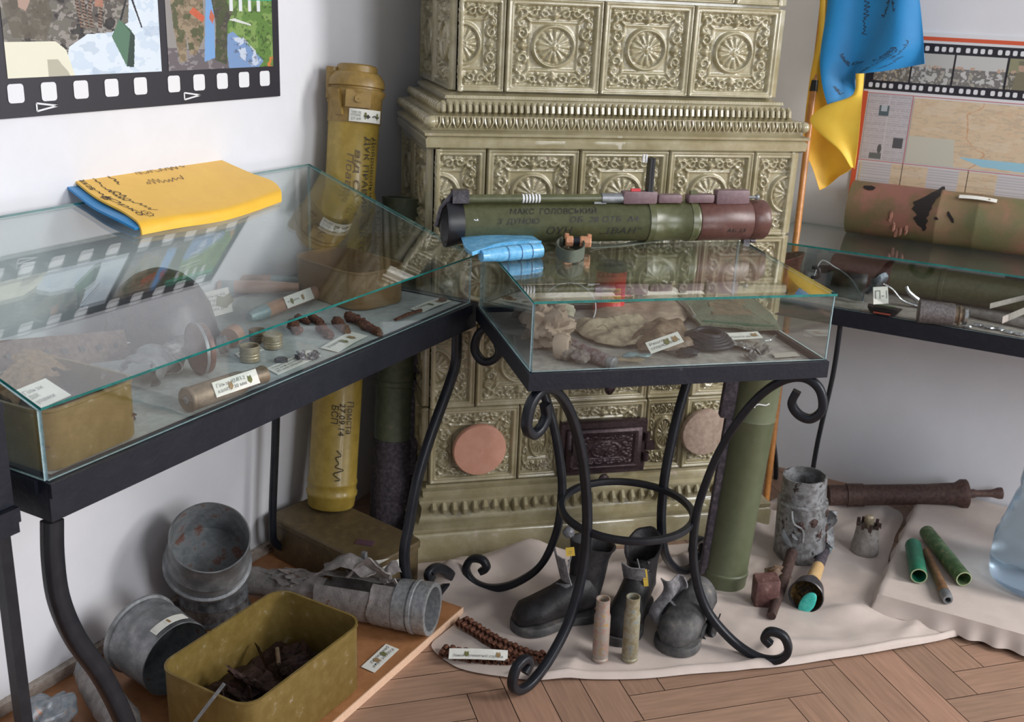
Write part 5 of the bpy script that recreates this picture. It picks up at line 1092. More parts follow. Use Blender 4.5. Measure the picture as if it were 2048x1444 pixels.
# gas hood: seen as tall canvas hood with eye piece
gm = thing('gas_mask', 'beige canvas gas mask hood with cream straps in the left corner of centre case', 'gas mask', cc_(1085,700))
hc = cc_(1092,690); mb = MB(); mb.lump(hc+Z*.040-T*.0,(S,T,Z),(.050,.052,.046),26,.42,2.6,3,flat=None); 
for q_ in range(len(mb.v)): mb.v[q_].z = max(mb.v[q_].z, CZ-.010)
mb.build('hood', TAN2, gm)
hc2 = cc_(1075,650); mb = MB(); mb.lump(hc2+Z*.050,(S,T,Z),(.050,.050,.056),26,.45,2.8,8)
for q_ in range(len(mb.v)): mb.v[q_].z = max(mb.v[q_].z, CZ-.010)
mb.build('hood_top', mat('greyed brown canvas',(.22,.17,.135),.8,c2=(.30,.235,.19),sc_=18,bump=.4), gm)
mb = MB(); o_ = cc_(1120,715); mb.lathe(o_+Z*.024-S*.01, unit(S*.8-T*.5+Z*.15), [(0,.024),(.012,.026),(.028,.019),(.030,.012),(.024,.010)], 24, wob=.15); mb.build('snout_cuff', TAN2, gm)
c2_ = cc_(1132,720); mb = MB(); mb.lump(c2_+Z*.016,(S,T,Z),(.022,.017,.016),10,.3,2,4); mb.build('filter_plug', mat('grey brown felt',(.16,.13,.11),.9,c2=(.22,.19,.16),sc_=60,bump=.6), gm)
for k,pp in enumerate(([(1052,640,.02),(1050,612,.05),(1062,590,.075),(1085,578,.085),(1098,585,.082)],[(1110,600,.06),(1130,612,.055),(1148,622,.05),(1145,632,.04)],[(1145,640,.035),(1130,660,.03),(1112,678,.028),(1100,690,.025)])):
    c_ = catmull([hq(x,y,hc2+Z*z_*.2-(_fw*(.02 if k else .0))) for x,y,z_ in pp],7); mb = MB(); wv = unit(_R*.6+_U*.8) if k == 1 else _R
    mb.loft([[q_-wv*.005, q_+wv*.005, q_+wv*.005-_fw*.002, q_-wv*.005-_fw*.002] for q_ in c_],True,True); mb.build('strap', CREAM, gm)
mb = MB(); o_ = hq(1128,612,hc2); mb.sheet(lambda u,v: o_+_R*(-.018+.040*u)+_U*(-.012+.024*v-.012*u)-_fw*(.006+.006*math.sin(u*3)), 10, 6, .002); mb.build('eye_flap', CREAM, gm)
# wire ring
wr = thing('wire_hoop', 'thin pale plastic hoop standing on edge beside the red can', 'hoop', cc_(1165,650)); mb = MB(); o_ = hq(1138,615,cc_(1150,668)); 
mb.tube([o_+_R*(.058*math.cos(a))+(_U*.92)*(.058*math.sin(a)) for a in np.linspace(-1.1,3.6,50)], .0012, 6); mb.build('hoop_wire', mat('white plastic cord',(.70,.70,.74),.4), wr)
mb = MB(); mb.tube(catmull([cc_(1195,655,.05),cc_(1208,650,.052),cc_(1222,665,.02),cc_(1228,680,.004)],6), .0012, 6); tag(mb.build('thin_wire', KHAKI), 'thin bent wire in front of the red can', 'wire')
# brown tubes, cloth bundle in front
A_, B_ = cc_(1135,690,.02), cc_(1222,725,.012); mb = MB(); t = thing('wrapped_tube', 'dark reddish tube with grey sleeve lying at the front of the centre case', 'tube', cc_(1180,715)); mb.lathe(A_, B_-A_, [(0,.012),(.004,.0165),((B_-A_).length*.93,.0135),((B_-A_).length,.010)], 24, True, True, wob=.1); mb.build('tube_body', mat('dusty dark red rubber',(.13,.065,.06),.6,c2=(.22,.19,.185),sc_=25), t)
mb = MB(); mb.lathe(B_, B_-A_, [(-.004,.0125),(.002,.0145),(.008,.0125),(.010,.008)], 20, True, True); mb.build('collar', GREYM, t)
mb = MB(); mb.lump(cc_(1160,712,.014),(S,T,Z),(.020,.026,.013),10,.3,2,5); tag(mb.build('felt_lump', TEALM.copy()), 'dusty grey felt lump between the mask and the dark red tube', 'felt piece'); mb_o = bpy.data.objects['felt_lump']; mb_o.data.materials[0] = mat('dusty grey felt',(.15,.12,.11),.9,c2=(.25,.21,.19),sc_=40,bump=.6)
for k,(x,y,dx,lb) in enumerate(((1248,722,.028,'crumpled brown leather strip at the front rail of centre case'),(1275,712,.02,'small blue grey cloth strip under the slanted label'))):
    p = cc_(x,y,.007); mb = MB(); mb.tube(catmull([p-S*dx*1.6,p-S*dx*.5+Z*.004,p+S*dx*.6,p+S*dx*1.6+T*.006],5),[.004,.009,.006,.008,.003],10,squash=.6,rough=.4,seed=k); tag(mb.build('leather_strip', [KHAKI,TEALM][k]), lb, 'strip')
p = cc_(1215,650,.012); mb = MB(); mb.lump(p,(unit(S+T*.4),unit(T-S*.4),Z),(.036,.012,.008),10,.3,2,9); tag(mb.build('dark_glasses_case', BROWNP), 'small dark oblong object in front of the red can', 'case')
# green board
gb_ = thing('circuit_board', 'ragged green grey electronics board at the back right of the centre case', 'board', cc_(1460,640)); f,_,_ = gridf([[(1352,604),(1420,600),(1470,598),(1510,602)],[(1375,630),(1430,632),(1490,632),(1545,636)],[(1400,652),(1450,655),(1510,660),(1560,662)]], lambda x,y: cc_(x,y,.010))
mb = MB(); mb.sheet(lambda u,v: f(u,v)+Z*(.004*nz((u*6,v*6,0),1,2)), 24, 24, .006); mb.build('board', GRNBOARD, gb_)
mb = MB(); f2 = f; mb.sheet(lambda u,v: f2(.30+.45*u,.12+.42*v)+Z*(.004+.002*nz((u*5,v*5,1),1,3)), 12, 12, .003); mb.build('khaki_patch', KHAKI, gb_)
mb = MB(); mb.tube([f(.02,.05)+Z*.006, f(.05,.4)+Z*.010, f(.02,.7)+Z*.008],[.004,.007,.004],8,rough=.5); mb.build('foil_edge', SILVER, gb_)
mb = MB(); mb.tube([f(.1,.86)+Z*.006, f(.9,.93)+Z*.006],.004,6); mb.build('green_strip', mat('dark green strip',(.03,.10,.05),.4), gb_)
# black coil
co_ = thing('rubber_coil', 'coiled black rubber hose in the right half of the centre case', 'coil', cc_(1415,690)); pc = cc_(1413,690)
for j in range(5):
    mb = MB(); rr = .026+.0055*j; mb.tube([pc+Z*(.008+.0065*((4-j)**.8))+(S*math.cos(a)*rr*1.1+T*math.sin(a)*rr*1.15)+Z*.0015*math.sin(a*2+j) for a in np.linspace(0,2*math.pi,40)], .0052, 8, caps=False); mb.build('hose_turn', RUBBER, co_)
mb = MB(); mb.lump(cc_(1375,705,.009),(S,T,Z),(.024,.016,.009),10,.3,2,2); mb.build('hose_end', RUBBER, co_)
# foil and glass shards
for k,(x,y,sx_,sz_) in enumerate(((1475,688,.020,.004),(1500,695,.024,.005),(1522,698,.018,.003),(1505,712,.012,.002))):
    p = cc_(x,y,.007); mb = MB(); mb.sheet(lambda u,v: p+S*(u-.5)*sx_*2+T*(v-.5)*.036+Z*(.006*math.sin(u*6+k)+.005*nz((u*6,v*6,k),1,k)), 12, 9, .001)
    tag(mb.build('foil_fragment', SILVER if k%2 else mat('silver grey foil %d'%k,(.30,.29,.29),.3,.7,c2=(.5,.5,.5),sc_=60,bump=.5)), ['crinkled silver foil piece right against the black coil','largest crinkled silver foil piece below the flat label','crinkled foil piece nearest the right pane of the centre case','smallest foil scrap at the front rail of centre case'][k], 'foil', 'foil scraps in the centre case')
mb = MB(); mb.tube(catmull([cc_(1520,682,.012),cc_(1540,680,.014),cc_(1552,672,.016)],5),.0035,8); tag(mb.build('plastic_rod', CLEARP), 'short clear plastic rod beside the flat label in centre case', 'rod')
f3,_,_ = gridf([[(1545,708),(1590,704)],[(1550,716),(1600,712)]], lambda x,y: cc_(x,y,.003)); mb = MB(); mb.sheet(lambda u,v: f3(u,v),3,3,.001); tag(mb.build('paper_scrap', mat('dusty paper',(.42,.38,.33),.9)), 'dusty paper scrap at the front right corner of centre case', 'paper')
card(cc_(1302,708,.030), cc_(1368,684,.030), cc_(1290,690,.030)+Z*.004, 'slanted paper label on the leather scrap in centre case', ('Рештки','спорядження'), ((.55,1),(.80,2)))
card(cc_(1462,680,.010), cc_(1526,676,.012), cc_(1452,667,.012), 'flat paper label between the black coil and the foil', ('','Плата дрона'), ((.80,2),))
# ================================================================ inside the right case
def rcs(x, y, off=0): return hz(x, y, RZ-.001+off)
p = rcs(1570,596); p = V((2.925,.66,RZ)); cp = hp(1572,560,X,2.915)
t = thing('funnel_cup', 'dark red brown plastic funnel shaped cup at the left end of right case', 'cup', V((cp.x,cp.y,RZ)))
ca_ = unit(V((-.10,.16,1))); o_ = V((cp.x,cp.y-.02,RZ+.002)); mb = MB(); mb.lathe(o_+Z*.012, V((-.05,.30,1)), [(0,.016),(.002,.020),(.04,.026),(.075,.040),(.096,.051),(.100,.054),(.102,.053),(.096,.048),(.07,.034),(.01,.014),(.01,.001)], 40, True); mb.build('cup_body', BROWNP, t)
mb = MB(); q_ = o_+Z*.085-Y*.050-X*.015; mb.tube(catmull([q_+Z*.008,q_-Y*.018+Z*.006,q_-Y*.020-Z*.016,q_-Z*.02],5),.005,10); mb.build('handle', BLACK, t)
def shard(nm, lb, x, y, w_, h_, m, seed, amp=.015, tilt=.6, cat='metal fragment', grp=None, lean=0, dpt=.02):
    p = rcs(x,y); t = thing(nm, lb, cat, p, grp)
    def f(u,v): return p-Y*((u-.5)*w_)+Z*(.003+h_*v*tilt+amp*.5+amp*.5*nz((u*3.2,v*3,seed),1,seed))+X*(h_*v*(1-tilt)+dpt*math.sin(u*5+seed))+Y*lean*v
    mb = MB(); mb.sheet(f, 18, 12, .0022); mb.build('bent_sheet', m, t); return t
shard('torn_sheet','flat grey torn rubbery sheet just right of the funnel cup',1622,580,.09,.07,mat('grey rubber sheet',(.16,.155,.155),.7,c2=(.2,.2,.2),sc_=30),3,.02,.5)
t = shard('visor','curved dark transparent visor with pale edge leaning in the right case',1672,598,.15,.085,VISOR,1,.012,.85,'visor')
mb = MB(); pv = rcs(1672,598); mb.tube(catmull([pv+Y*.072+Z*.03, pv+Y*.06+Z*.095+X*.02, pv+Y*.02+Z*.085+X*.02, pv-Y*.03+Z*.06+X*.012, pv-Y*.066+Z*.02, pv-Y*.074+Z*.004],7),.0016,6); mb.build('pale_edge', mat('pale scratched edge',(.55,.57,.60),.3), t)
for k,(x,y,lb) in enumerate(((1700,560,'blue grey curled metal petal behind the visor, leftmost'),(1720,572,'blue grey curled metal petal with upright tip'),(1742,584,'blue grey curled metal petal next to the paper slip'))):
    p = rcs(x,y+8); t = thing('metal_petal', lb, 'metal fragment', p, 'curled petals in the right case'); mb = MB()
    mb.sheet(lambda u,v: p+X*.02+V((.010*math.sin(u*5+k),-.030*(u-.5)*1.6+.012*math.sin(v*4+k),.004+.052*v+.012*math.sin(u*4+k*2))), 12, 12, .002); mb.build('petal', mat('blue grey torn zinc %d'%k,(.17,.20,.24),.4,.5,c2=(.30,.33,.37),sc_=40,bump=.3), t)
card(rcs(1745,620,.02)+Z*.015, rcs(1775,618,.02)+Z*.015, rcs(1742,600,.03)+Z*.035, 'small cream paper slip standing between the petals and the silver lever', ('П-1',), (), nm='paper_slip')
t = thing('silver_lever', 'dull silver curved lever shaped like a wishbone in the right case', 'lever', rcs(1830,610)); mb = MB()
lv = lambda x,y,o: hq(x,y,rcs(1830,615)+Z*o)
mb.tube(catmull([lv(1766,567,.02),lv(1785,578,.02),lv(1805,600,.01),lv(1840,612,.01),lv(1862,612,.01)],6),[.006,.006,.008,.011,.008],10,squash=.5); mb.tube(catmull([lv(1813,573,.02),lv(1818,585,.02),lv(1835,600,.01)],5),[.004,.006,.008],8); mb.build('lever_body', SILVER, t)
t = thing('black_tray', 'small black angular tray with green red marks at the front of right case', 'tray', rcs(1767,630)); mb = MB(); p = rcs(1766,630); mb.loft([[p+V((x*q_,y*q_,z_)) for x,y in ((-.02,-.04),(.02,-.045),(.03,.0),(.02,.045),(-.02,.04),(-.028,0))] for z_,q_ in ((0,.7),(.020,1),(.020,.9),(.008,.6))],True,True); mb.build('tray_body', BLACK, t)
mb = MB(); mb.box(p+V((.018,-.0,.0215)),(.002,.026,.0006)); mb.build('green_print', mat('green print',(.04,.22,.07),.5), t); mb = MB(); mb.box(p+V((-.024,0,.010)),(.001,.022,.002)); mb.build('red_print', mat('dull red print',(.30,.06,.04),.5), t)
t = thing('ribbed_cylinder', 'scorched grey brown cylinder with brass ring end in the right case', 'cylinder', rcs(1860,655)); A_ = rcs(1832,645); A_.z = RZ+.030; d_ = unit(V((.25,-1,0)))
mb = MB(); mb.lathe(A_, d_, [(0,.001),(0,.026),(.002,.030),(.085,.030),(.088,.027),(.088,.001)], 32, wob=.04); mb.build('cylinder_body', mat('scorched grey metal',(.115,.10,.10),.5,.3,c2=(.19,.17,.165),sc_=50,bump=.4), t)
mb = MB(); mb.lathe(A_+d_*.088, d_, [(0,.021),(.010,.021),(.011,.026),(.015,.026),(.016,.016),(.024,.015)], 28, False, True); mb.build('brass_ring', BRASS, t)
mb = MB(); mb.lathe(A_+d_*.108, d_, [(0,.016),(.004,.022),(.012,.022),(.014,.012),(.018,.001)], 28); mb.build('silver_cap', SILVER, t)
A_, B_ = rcs(1930,622,.014), rcs(2075,652,.014); mb = MB(); mb.tube([A_, A_*.5+B_*.5, B_],[.011,.013,.013],16); t = thing('perforated_rod', 'grey perforated rod running to the right edge in the right case', 'rod', A_-Z*.01); mb.build('rod', TORN, t)
mb = MB()
for k in range(9): q_ = A_+(B_-A_)*(.1+.1*k)+Z*.0125-X*.002; mb.lump(q_,(X,Y,Z),(.0016,.0016,.0008),4,0)
mb.build('small_holes', BLACK, t)
for k,(a,b,lb) in enumerate((((1980,612),(2090,585),'pale flat wooden looking stick, upper of the two at the right edge'),((2005,640),(2100,600),'pale flat stick crossing below the upper one at the right edge'))):
    A_, B_ = rcs(*a,.05), rcs(*b,.06); mb = MB(); mb.bar([A_+(B_-A_)*i/6 for i in range(7)], X, .002, .007+.002*k); tag(mb.build('flat_stick', mat('pale dusty strip %d'%k,(.36,.32,.29),.7,c2=(.43,.39,.35),sc_=30)), lb, 'stick')
for k,(x,y) in enumerate(((1932,652),(1958,650),(1978,655),(2000,658),(2018,664),(2040,668),(2034,650))):
    p = rcs(x,y,.005); mb = MB(); mb.lump(p,(Y,X,Z),(.012+.002*(k%3),.006,.0045),7,.7,2,k)
    tag(mb.build('silver_scrap', SILVER), ['leftmost of the small bright silver scraps at the front of right case','bright silver scrap, second from the left','bright silver scrap, third from the left','bright silver scrap, fourth from the left in the cluster','bright silver scrap, third from the right edge','bright silver scrap at the right edge, nearest the rail','bright silver scrap at the right edge, below the flat sticks'][k], 'scrap', 'bright silver scraps at the front of right case')
t = thing('black_sign', 'small black sign with white arrow and lettering at the back of the right case', 'sign', V((3.16,.10,RZ+.03))); sp = hp(2003,590,X,3.15)
mb = MB(); mb.box(sp+V((.002,-.09,.022)),(.002,.09,.034)); mb.build('sign_board', FILM, t)
mb = MB(); mb.add([sp+V((-.0008,a,b)) for a,b in ((-.012,.040),(-.022,.046),(-.16,.046),(-.16,.035),(-.022,.035))],[(0,1,2,3,4)]); text(mb,'СТРІЛЯЛИ', .017, lambda x,y: sp+V((-.0008,-.018-x,.014+y)),0,.10); mb.build('white_lettering', WHITE, t, smooth=False)
t = thing('launcher_tube', 'dark green tube with brown end lying along the back inside right case', 'tube', V((3.14,.1,RZ))); o_ = V((3.145,.615,RZ+.046)); mb = MB()
mb.lathe(o_, -Y, [(.17,.044),(.30,.044),(.302,.046),(.312,.046),(.314,.044),(1.2,.044)], 36, False, True); mb.build('tube_wall', GREEN, t)
mb = MB(); mb.lathe(o_, -Y, [(.0,.001),(0,.042),(.003,.045),(.17,.046),(.171,.044)], 36); mb.build('brown_end', BROWNP, t)
# ================================================================ floor
HN = unit(V((_fw.x, _fw.y, 0)))
def up_at(P, x, y): return hp(x, y, HN, P.dot(HN))       # point above P's depth, seen at (x,y)
t = thing('chipboard_sheet', 'orange brown chipboard sheet with pale raw front edge on the floor under the left table', 'board', V((1.24,1.39,0)))
mb = MB(); mb.box((1.235,1.396,.0100),(.685,.278,.0098)); mb.mi = 1; mb.box((1.235,1.1165,.0100),(.686,.0012,.0100)); mb.build('board', [CHIP, CHIPE], t, smooth=False)
# cloth on the floor
poly = [(2.045,1.345),(1.975,1.27),(1.93,1.19),(1.90,1.113),(1.83,1.110),(1.765,1.105),(1.730,1.03),(1.735,.96),(1.775,.85),(1.827,.774),(1.90,.66),(1.995,.548),(2.10,.42),(2.224,.292),(2.36,.16),(2.515,.035),(2.60,.02),(2.64,.14),(2.70,.265),(2.9,.29),(3.08,.30),(3.12,.42),(3.05,.58),(2.93,.66),(2.80,.60),(2.715,.615),(2.55,.78),(2.38,.965),(2.2,1.16)]
bc = catmull([V((a,b,0)) for a,b in poly], 9, True); cen_ = V((2.28,.72,0)); nb = len(bc)
CMASK = [(1.85,1.0,.08),(1.92,.93,.10),(2.02,.93,.10),(2.12,.84,.09),(2.03,.76,.09),(2.02,.63,.11),(1.93,.73,.05),(1.96,.70,.05),(2.41,.62,.07),(2.27,.55,.07),(2.35,.47,.08),(2.62,.49,.09),(2.77,.34,.06),(2.55,.42,.06),(1.80,1.04,.06)]
def cloth_h(x, y, e):
    q = V((x,y,0)); a = nz(q, 2.2, 3); 
    f1 = .5+.5*math.sin(26*(x*.45+y*.9)+7*a); f2 = .5+.5*math.sin(19*(x*.95-y*.30)+9*nz(q,1.8,5)); f3 = .5+.5*math.sin(48*(x*.2+y)+6*nz(q,3,9))
    m1 = max(0, nz(q,3.1,11)+.25); m2 = max(0, nz(q,2.7,14)+.15)
    f4 = .5+.5*math.sin(60*(x*.8+y*.5)+10*nz(q,2.4,21)); m4 = max(0, nz(q,3.7,23))
    k_ = 1.0
    for ox,oy,orr in CMASK: k_ = min(k_, max(0, (math.hypot(x-ox,y-oy)-orr)/.10))
    k_ = min(1,k_); k_ = k_*k_*(3-2*k_)
    h = .028*f1**4*m1*1.7+.026*f2**5*m2*1.7+.010*f3**3+.012*f4**4*m4+.004*(nz(q,9,2)+.5)
    f5 = .5+.5*math.sin(95*(x*.35+y*.8)+14*nz(q,2.6,31)); f6 = .5+.5*math.sin(80*(x*.9-y*.2)+12*nz(q,3.1,33))
    h += .012*f5**3*max(0,nz(q,4,35)+.35)+.010*f6**3*max(0,nz(q,4.5,37)+.3)
    return .0035+(h*(.12+.88*k_)+.004)*min(1,e*9+.15)
RN = 90; vs = []; fs = []
for i in range(RN+1):
    k = i/RN
    for p in bc:
        q = cen_+(p-cen_)*k; d = (p-cen_).length*(1-k); z = cloth_h(q.x,q.y,d)
        ed = 0
        if q.y < .9*1 and d < .03 and (q.x+q.y) < 2.75: ed = .010*math.sin(math.pi*d/.03)   # rolled front hem
        vs.append(V((q.x,q.y,z+ed)))
for i in range(RN):
    for j in range(nb): fs.append((i*nb+j,(i+1)*nb+j,(i+1)*nb+(j+1)%nb,i*nb+(j+1)%nb))
mb = MB(); mb.add(vs, fs); mb.add([p-Z*.002 if p.z > .004 else p-Z*.001 for p in vs[RN*nb:]]+[], []); o = mb.build('floor_cloth', CLOTH, None, ang=80)
o.data.flip_normals() if o.data.polygons[3].normal.z < 0 else None
tag(o, 'wrinkled beige satin cloth spread on the floor in front of the stove', 'cloth')
CZF = .012
# cloth covered low platform
t = thing('cloth_covered_board', 'low board under smooth beige cloth against the right wall', 'board', V((2.85,-.2,0)))
mb = MB(); mb.box((2.845,-.245,.0235),(.355,.505,.0215)); mb.build('board', CHIP, t, smooth=False)
def pf(u,v):
    x = 3.21-.775*u; y = .285-1.05*v; z = .050+.0015*nz((x*6,y*6,0),1,3); w_ = .006*math.sin(y*70+3*math.sin(y*13))
    du = (2.478-x) if x < 2.478 else 0
    if u > .955: k = (u-.955)/.045; x = 2.478-.018*k+w_*k; z = .050*(1-k)+.008*k*k+.004
    if v < .03: k = 1-v/.03; y = .262+.016*k+.004*k*math.sin(x*50); z = min(z, .050*(1-k)+.012)
    return V((x,y,max(z,.006)))
mb = MB(); mb.sheet(pf, 90, 150, .002); mb.build('cloth', CLOTH, t, ang=80)
PZ = .051
# big galvanised cups
def cup(lb, base, ax_, r0, r1, L_, m, extra=(), nm='metal_cup', seed=0):
    t = thing(nm, lb, 'shell base', base, 'grey metal shell bases under the left table'); ax_ = unit(V(ax_))
    mb = MB(); mb.lathe(base, ax_, [(0,.001),(0,r0*.93),(.003,r0*1.03),(.009,r0*1.03),(.011,r0*.965),(L_*.35,r0*.96),(L_*.37,r0*.975),(L_*.42,r0*.955),(L_*.6,(r0*.945+r1)/2),(L_*.99,r1),(L_,r1*1.01),(L_,r1*.975)], 56, wob=.012, seed=seed); mb.build('outer_wall', m, t)
    mb = MB(); mb.lathe(base, ax_, [(L_,r1*.975),(L_*.6,(r0*.9+r1*.96)/2),(.014,r0*.88),(.012,.001)], 48); mb.build('inner_wall', GREYIN, t)
    return t
b27 = V((1.592,1.592,.0215)); cup('dark grey shell base standing upright beneath the tilted one', b27, (0,0,1), .080, .076, .118, mat('dark bluish steel',(.075,.08,.09),.42,.5,c2=(.20,.22,.24),sc_=10,bump=.2), seed=1)
b26 = hz(388,1132,.128); tc2 = unit(V((C0.x-b26.x, C0.y-b26.y, 0)))
cup('large grey shell base tilted towards the camera resting on another', V((1.560,1.574,.168)), Z*.80+tc2*.52+_R*.06, .094, .0855, .122, GREYM, seed=2)
a28, c28 = V((1.345,1.560,.112)), hz(372,1330,.103)
t = cup('grey shell base lying on its side with paper label, opening behind the open box', a28, (c28-a28), .084, .079, .125, GREYM, seed=5)
ax28 = unit(c28-a28); n28 = unit((C0-a28)-ax28*(C0-a28).dot(ax28)); s28 = ax28.cross(n28); s28 = s28 if s28.z > 0 else -s28
mb = MB()
def c28f(u,v): a = .15+.95*u; return a28+ax28*(.098+.020*v)+(n28*math.cos(a)+s28*math.sin(a))*.0835
mb.sheet(c28f, 12, 1, .0008); o = mb.build('paper_label', PAPER, t, smooth=False)
mb = MB(); mb.add([c28f(.45,.2)+n28*.0012,c28f(.52,.2)+n28*.0012,c28f(.53,.8)+n28*.0012,c28f(.46,.8)+n28*.0012],[(0,1,2,3)]); mb.build('printed_emblem', EMB2, o, smooth=False)
mb = MB()
for k in range(3):
    for a0_,a1_ in ((.05,.4),(.58,.95)): mb.add([c28f(a,b)+n28*.0011 for a,b in ((a0_,.25+.2*k),(a1_,.25+.2*k),(a1_,.30+.2*k),(a0_,.30+.2*k))],[(0,1,2,3)])
mb.build('printed_text', INKG, o, smooth=False)
# large open box on the board
t = thing('ammunition_box', 'large open ochre box full of dark rusty soil on the chipboard sheet', 'box', V((1.382,1.252,.021)))
mb = MB(); canopen(mb, (1.382,1.252), .172, .115, .040, .021, .177, math.radians(-1), .003); mb.build('box_body', OLIVE, t)
mb = MB(); mb.sheet(lambda u,v: V((1.222+.32*u,1.147+.21*v,.062+.030*nz((u*3,v*3,0),1,2)+.012*nz((u*11,v*11,0),1,3))), 40, 30, .002); o = mb.build('rusty_soil', DIRT, t, ang=80); o['kind'] = 'stuff'
mb = MB()
for k in range(16):
    c_ = (1.382+rnd.uniform(-.13,.13),1.252+rnd.uniform(-.08,.08),.075+rnd.uniform(-.005,.02)); mb.lump(c_,(unit(V((rnd.uniform(-1,1),rnd.uniform(-1,1),.2))),unit(V((.3,.6,.1))),Z),(rnd.uniform(.015,.045),rnd.uniform(.008,.02),rnd.uniform(.006,.014)),7,.8,2,k)
o = mb.build('scrap_pieces', RUSTDK, t); o['kind'] = 'stuff'
mb = MB(); mb.tube([V((1.46,1.29,.105)),V((1.43,1.26,.095))],.0045,8); tag(mb.build('brass_cartridge', BRASS), 'single small yellowish cartridge lying on the soil in the large open box', 'cartridge')
A_, B_ = hz(448,1368,.20), hz(385,1450,.12); mb = MB(); mb.tube([A_, (A_+B_)/2, B_, B_+(B_-A_)*.25], .0035, 10); tag(mb.build('metal_rod', GREYM), 'thin shiny metal rod leaning on the front rim of the large open box', 'rod')
card(hz(720,1338,.0215), hz(752,1345,.0215), hz(770,1290,.0215), 'x', (), ()) if False else None
card(hz(772,1288,.0215), hz(722,1334,.0215), hz(798,1299,.0215), 'paper label lying on the chipboard sheet beside the large open box', ('Корпус міни','реактивної'), ((.35,1),(.62,2)))
# finned fragment and bent tube near the skirting
p = V((1.115,1.560,.021)); t = thing('rocket_fragment', 'crumpled grey metal piece with torn orange edge at the bottom left', 'metal fragment', p)
mb = MB(); mb.lump(p+Z*.035,(X,Y,Z),(.054,.038,.038),26,.55,.9,7); 
for v_ in mb.v: v_.z = max(v_.z, .0215)
mb.build('crumpled_body', mat('blue grey torn metal',(.20,.23,.26),.5,.3,c2=(.32,.34,.36),sc_=16,bump=.4,c3=(.42,.22,.15),hi=.66), t)
t = thing('bent_tube', 'curved grey scorched tube lying by the skirting behind the left front leg', 'tube', V((1.24,1.58,.021)))
pts = catmull([hz(168,1345,.055),hz(200,1385,.06),hz(235,1430,.055),hz(262,1475,.045)],7); 
for q_ in pts: q_.y = min(q_.y, 1.635)
mb = MB(); mb.tube(pts,[.018,.030,.034,.034,.030],22,rough=.12,seed=3); mb.build('tube_wall', TORN, t)
mb = MB(); mb.lump(pts[0]+Z*.004,(X,Y,Z),(.016,.02,.02),10,.4,2,3); mb.build('hinge_end', GREYM, t)
# torn missile tube across the board
pa, pb_, pc_ = V((1.690,1.575,.062)), V((1.74,1.36,.068)), V((1.785,1.128,.084))
t = thing('torn_tube', 'long torn grey tube with burst flaps and ridged collar lying behind the open box', 'tube', V((1.76,1.33,.021)))
ax_ = unit(pc_-pa); LL = (pc_-pa).length
mb = MB(); mb.lathe(pa-ax_*.03, ax_, [(0,.020),(.01,.030),(.05,.034),(.075,.030),(.09,.034),(.19,.036),(.21,.032),(.235,.030)], 30, True, wob=.18, seed=4); mb.build('narrow_section', TORN, t)
def tearf(r0, a0, a1, z0, z1, rag, sd):
    def f(u,v):
        ee = rag*(.5+nz((v*5,sd,0),1.4,sd)); a = a0+(a1-a0)*v; d = z0+(z1-z0)*u+(ee if u > .5 else -ee*.6)*.8
        r = r0*(1+.05*nz((u*3,v*4,sd),1,sd)); s_ = unit(X-ax_*X.dot(ax_)); w_ = ax_.cross(s_)
        return pa+ax_*d+(s_*math.cos(a)+w_*math.sin(a))*r
    return f
mb = MB(); mb.sheet(tearf(.050, 2.3, 8.0, .20, .345, .02, 3), 26, 40, .003); mb.sheet(tearf(.053, 1.9, 7.4, .335, .40, .012, 6), 14, 40, .003); mb.build('middle_section', TORN, t)
mb = MB(); mb.lathe(pa+ax_*.385, ax_, [(0,.054),(.003,.058),(.035,.0585),(.036,.0555),(.040,.0555),(.041,.0615),(.048,.0615),(.049,.0590),(.052,.0590)]+[(.053+.0035*i,.0605 if i%2 else .0595) for i in range(8)]+[(.083,.0600),(.083,.050),(.0,.050)], 60); mb.build('ridged_collar', mat('brushed zinc collar',(.30,.31,.32),.4,.5,c2=(.42,.43,.44),sc_=30), t)
for k,(d0,dd,ht,wd_) in enumerate(((.245,.13,.055,.07),(.30,.10,.062,.05),(.36,.03,.045,.03))):
    mb = MB(); c_ = pa+ax_*d0+Z*.052
    mb.sheet(lambda u,v: c_+ax_*(dd*(u-.4)+.012*math.sin(v*5+k))+X*(wd_*(v-.5)*(1-.3*u))+Z*(.005+ht*math.sin(min(1,u*1.1)*2.6+.1)*(.55+.45*math.sin(v*4+k*2))+.010*nz((u*5,v*5,k),1,k+3)), 18, 14, .003); mb.build('torn_flap', TORN, t)
mb = MB(); mb.lump(pa+ax_*.12+Z*.028,(ax_,X,Z),(.05,.028,.014),12,.9,2.2,5); mb.build('torn_flap', TORN, t)
mb = MB(); c_ = pa+ax_*.30+Z*.108; mb.box(c_,(.005,.005,.012)); mb.build('small_tab', GREYM, t)
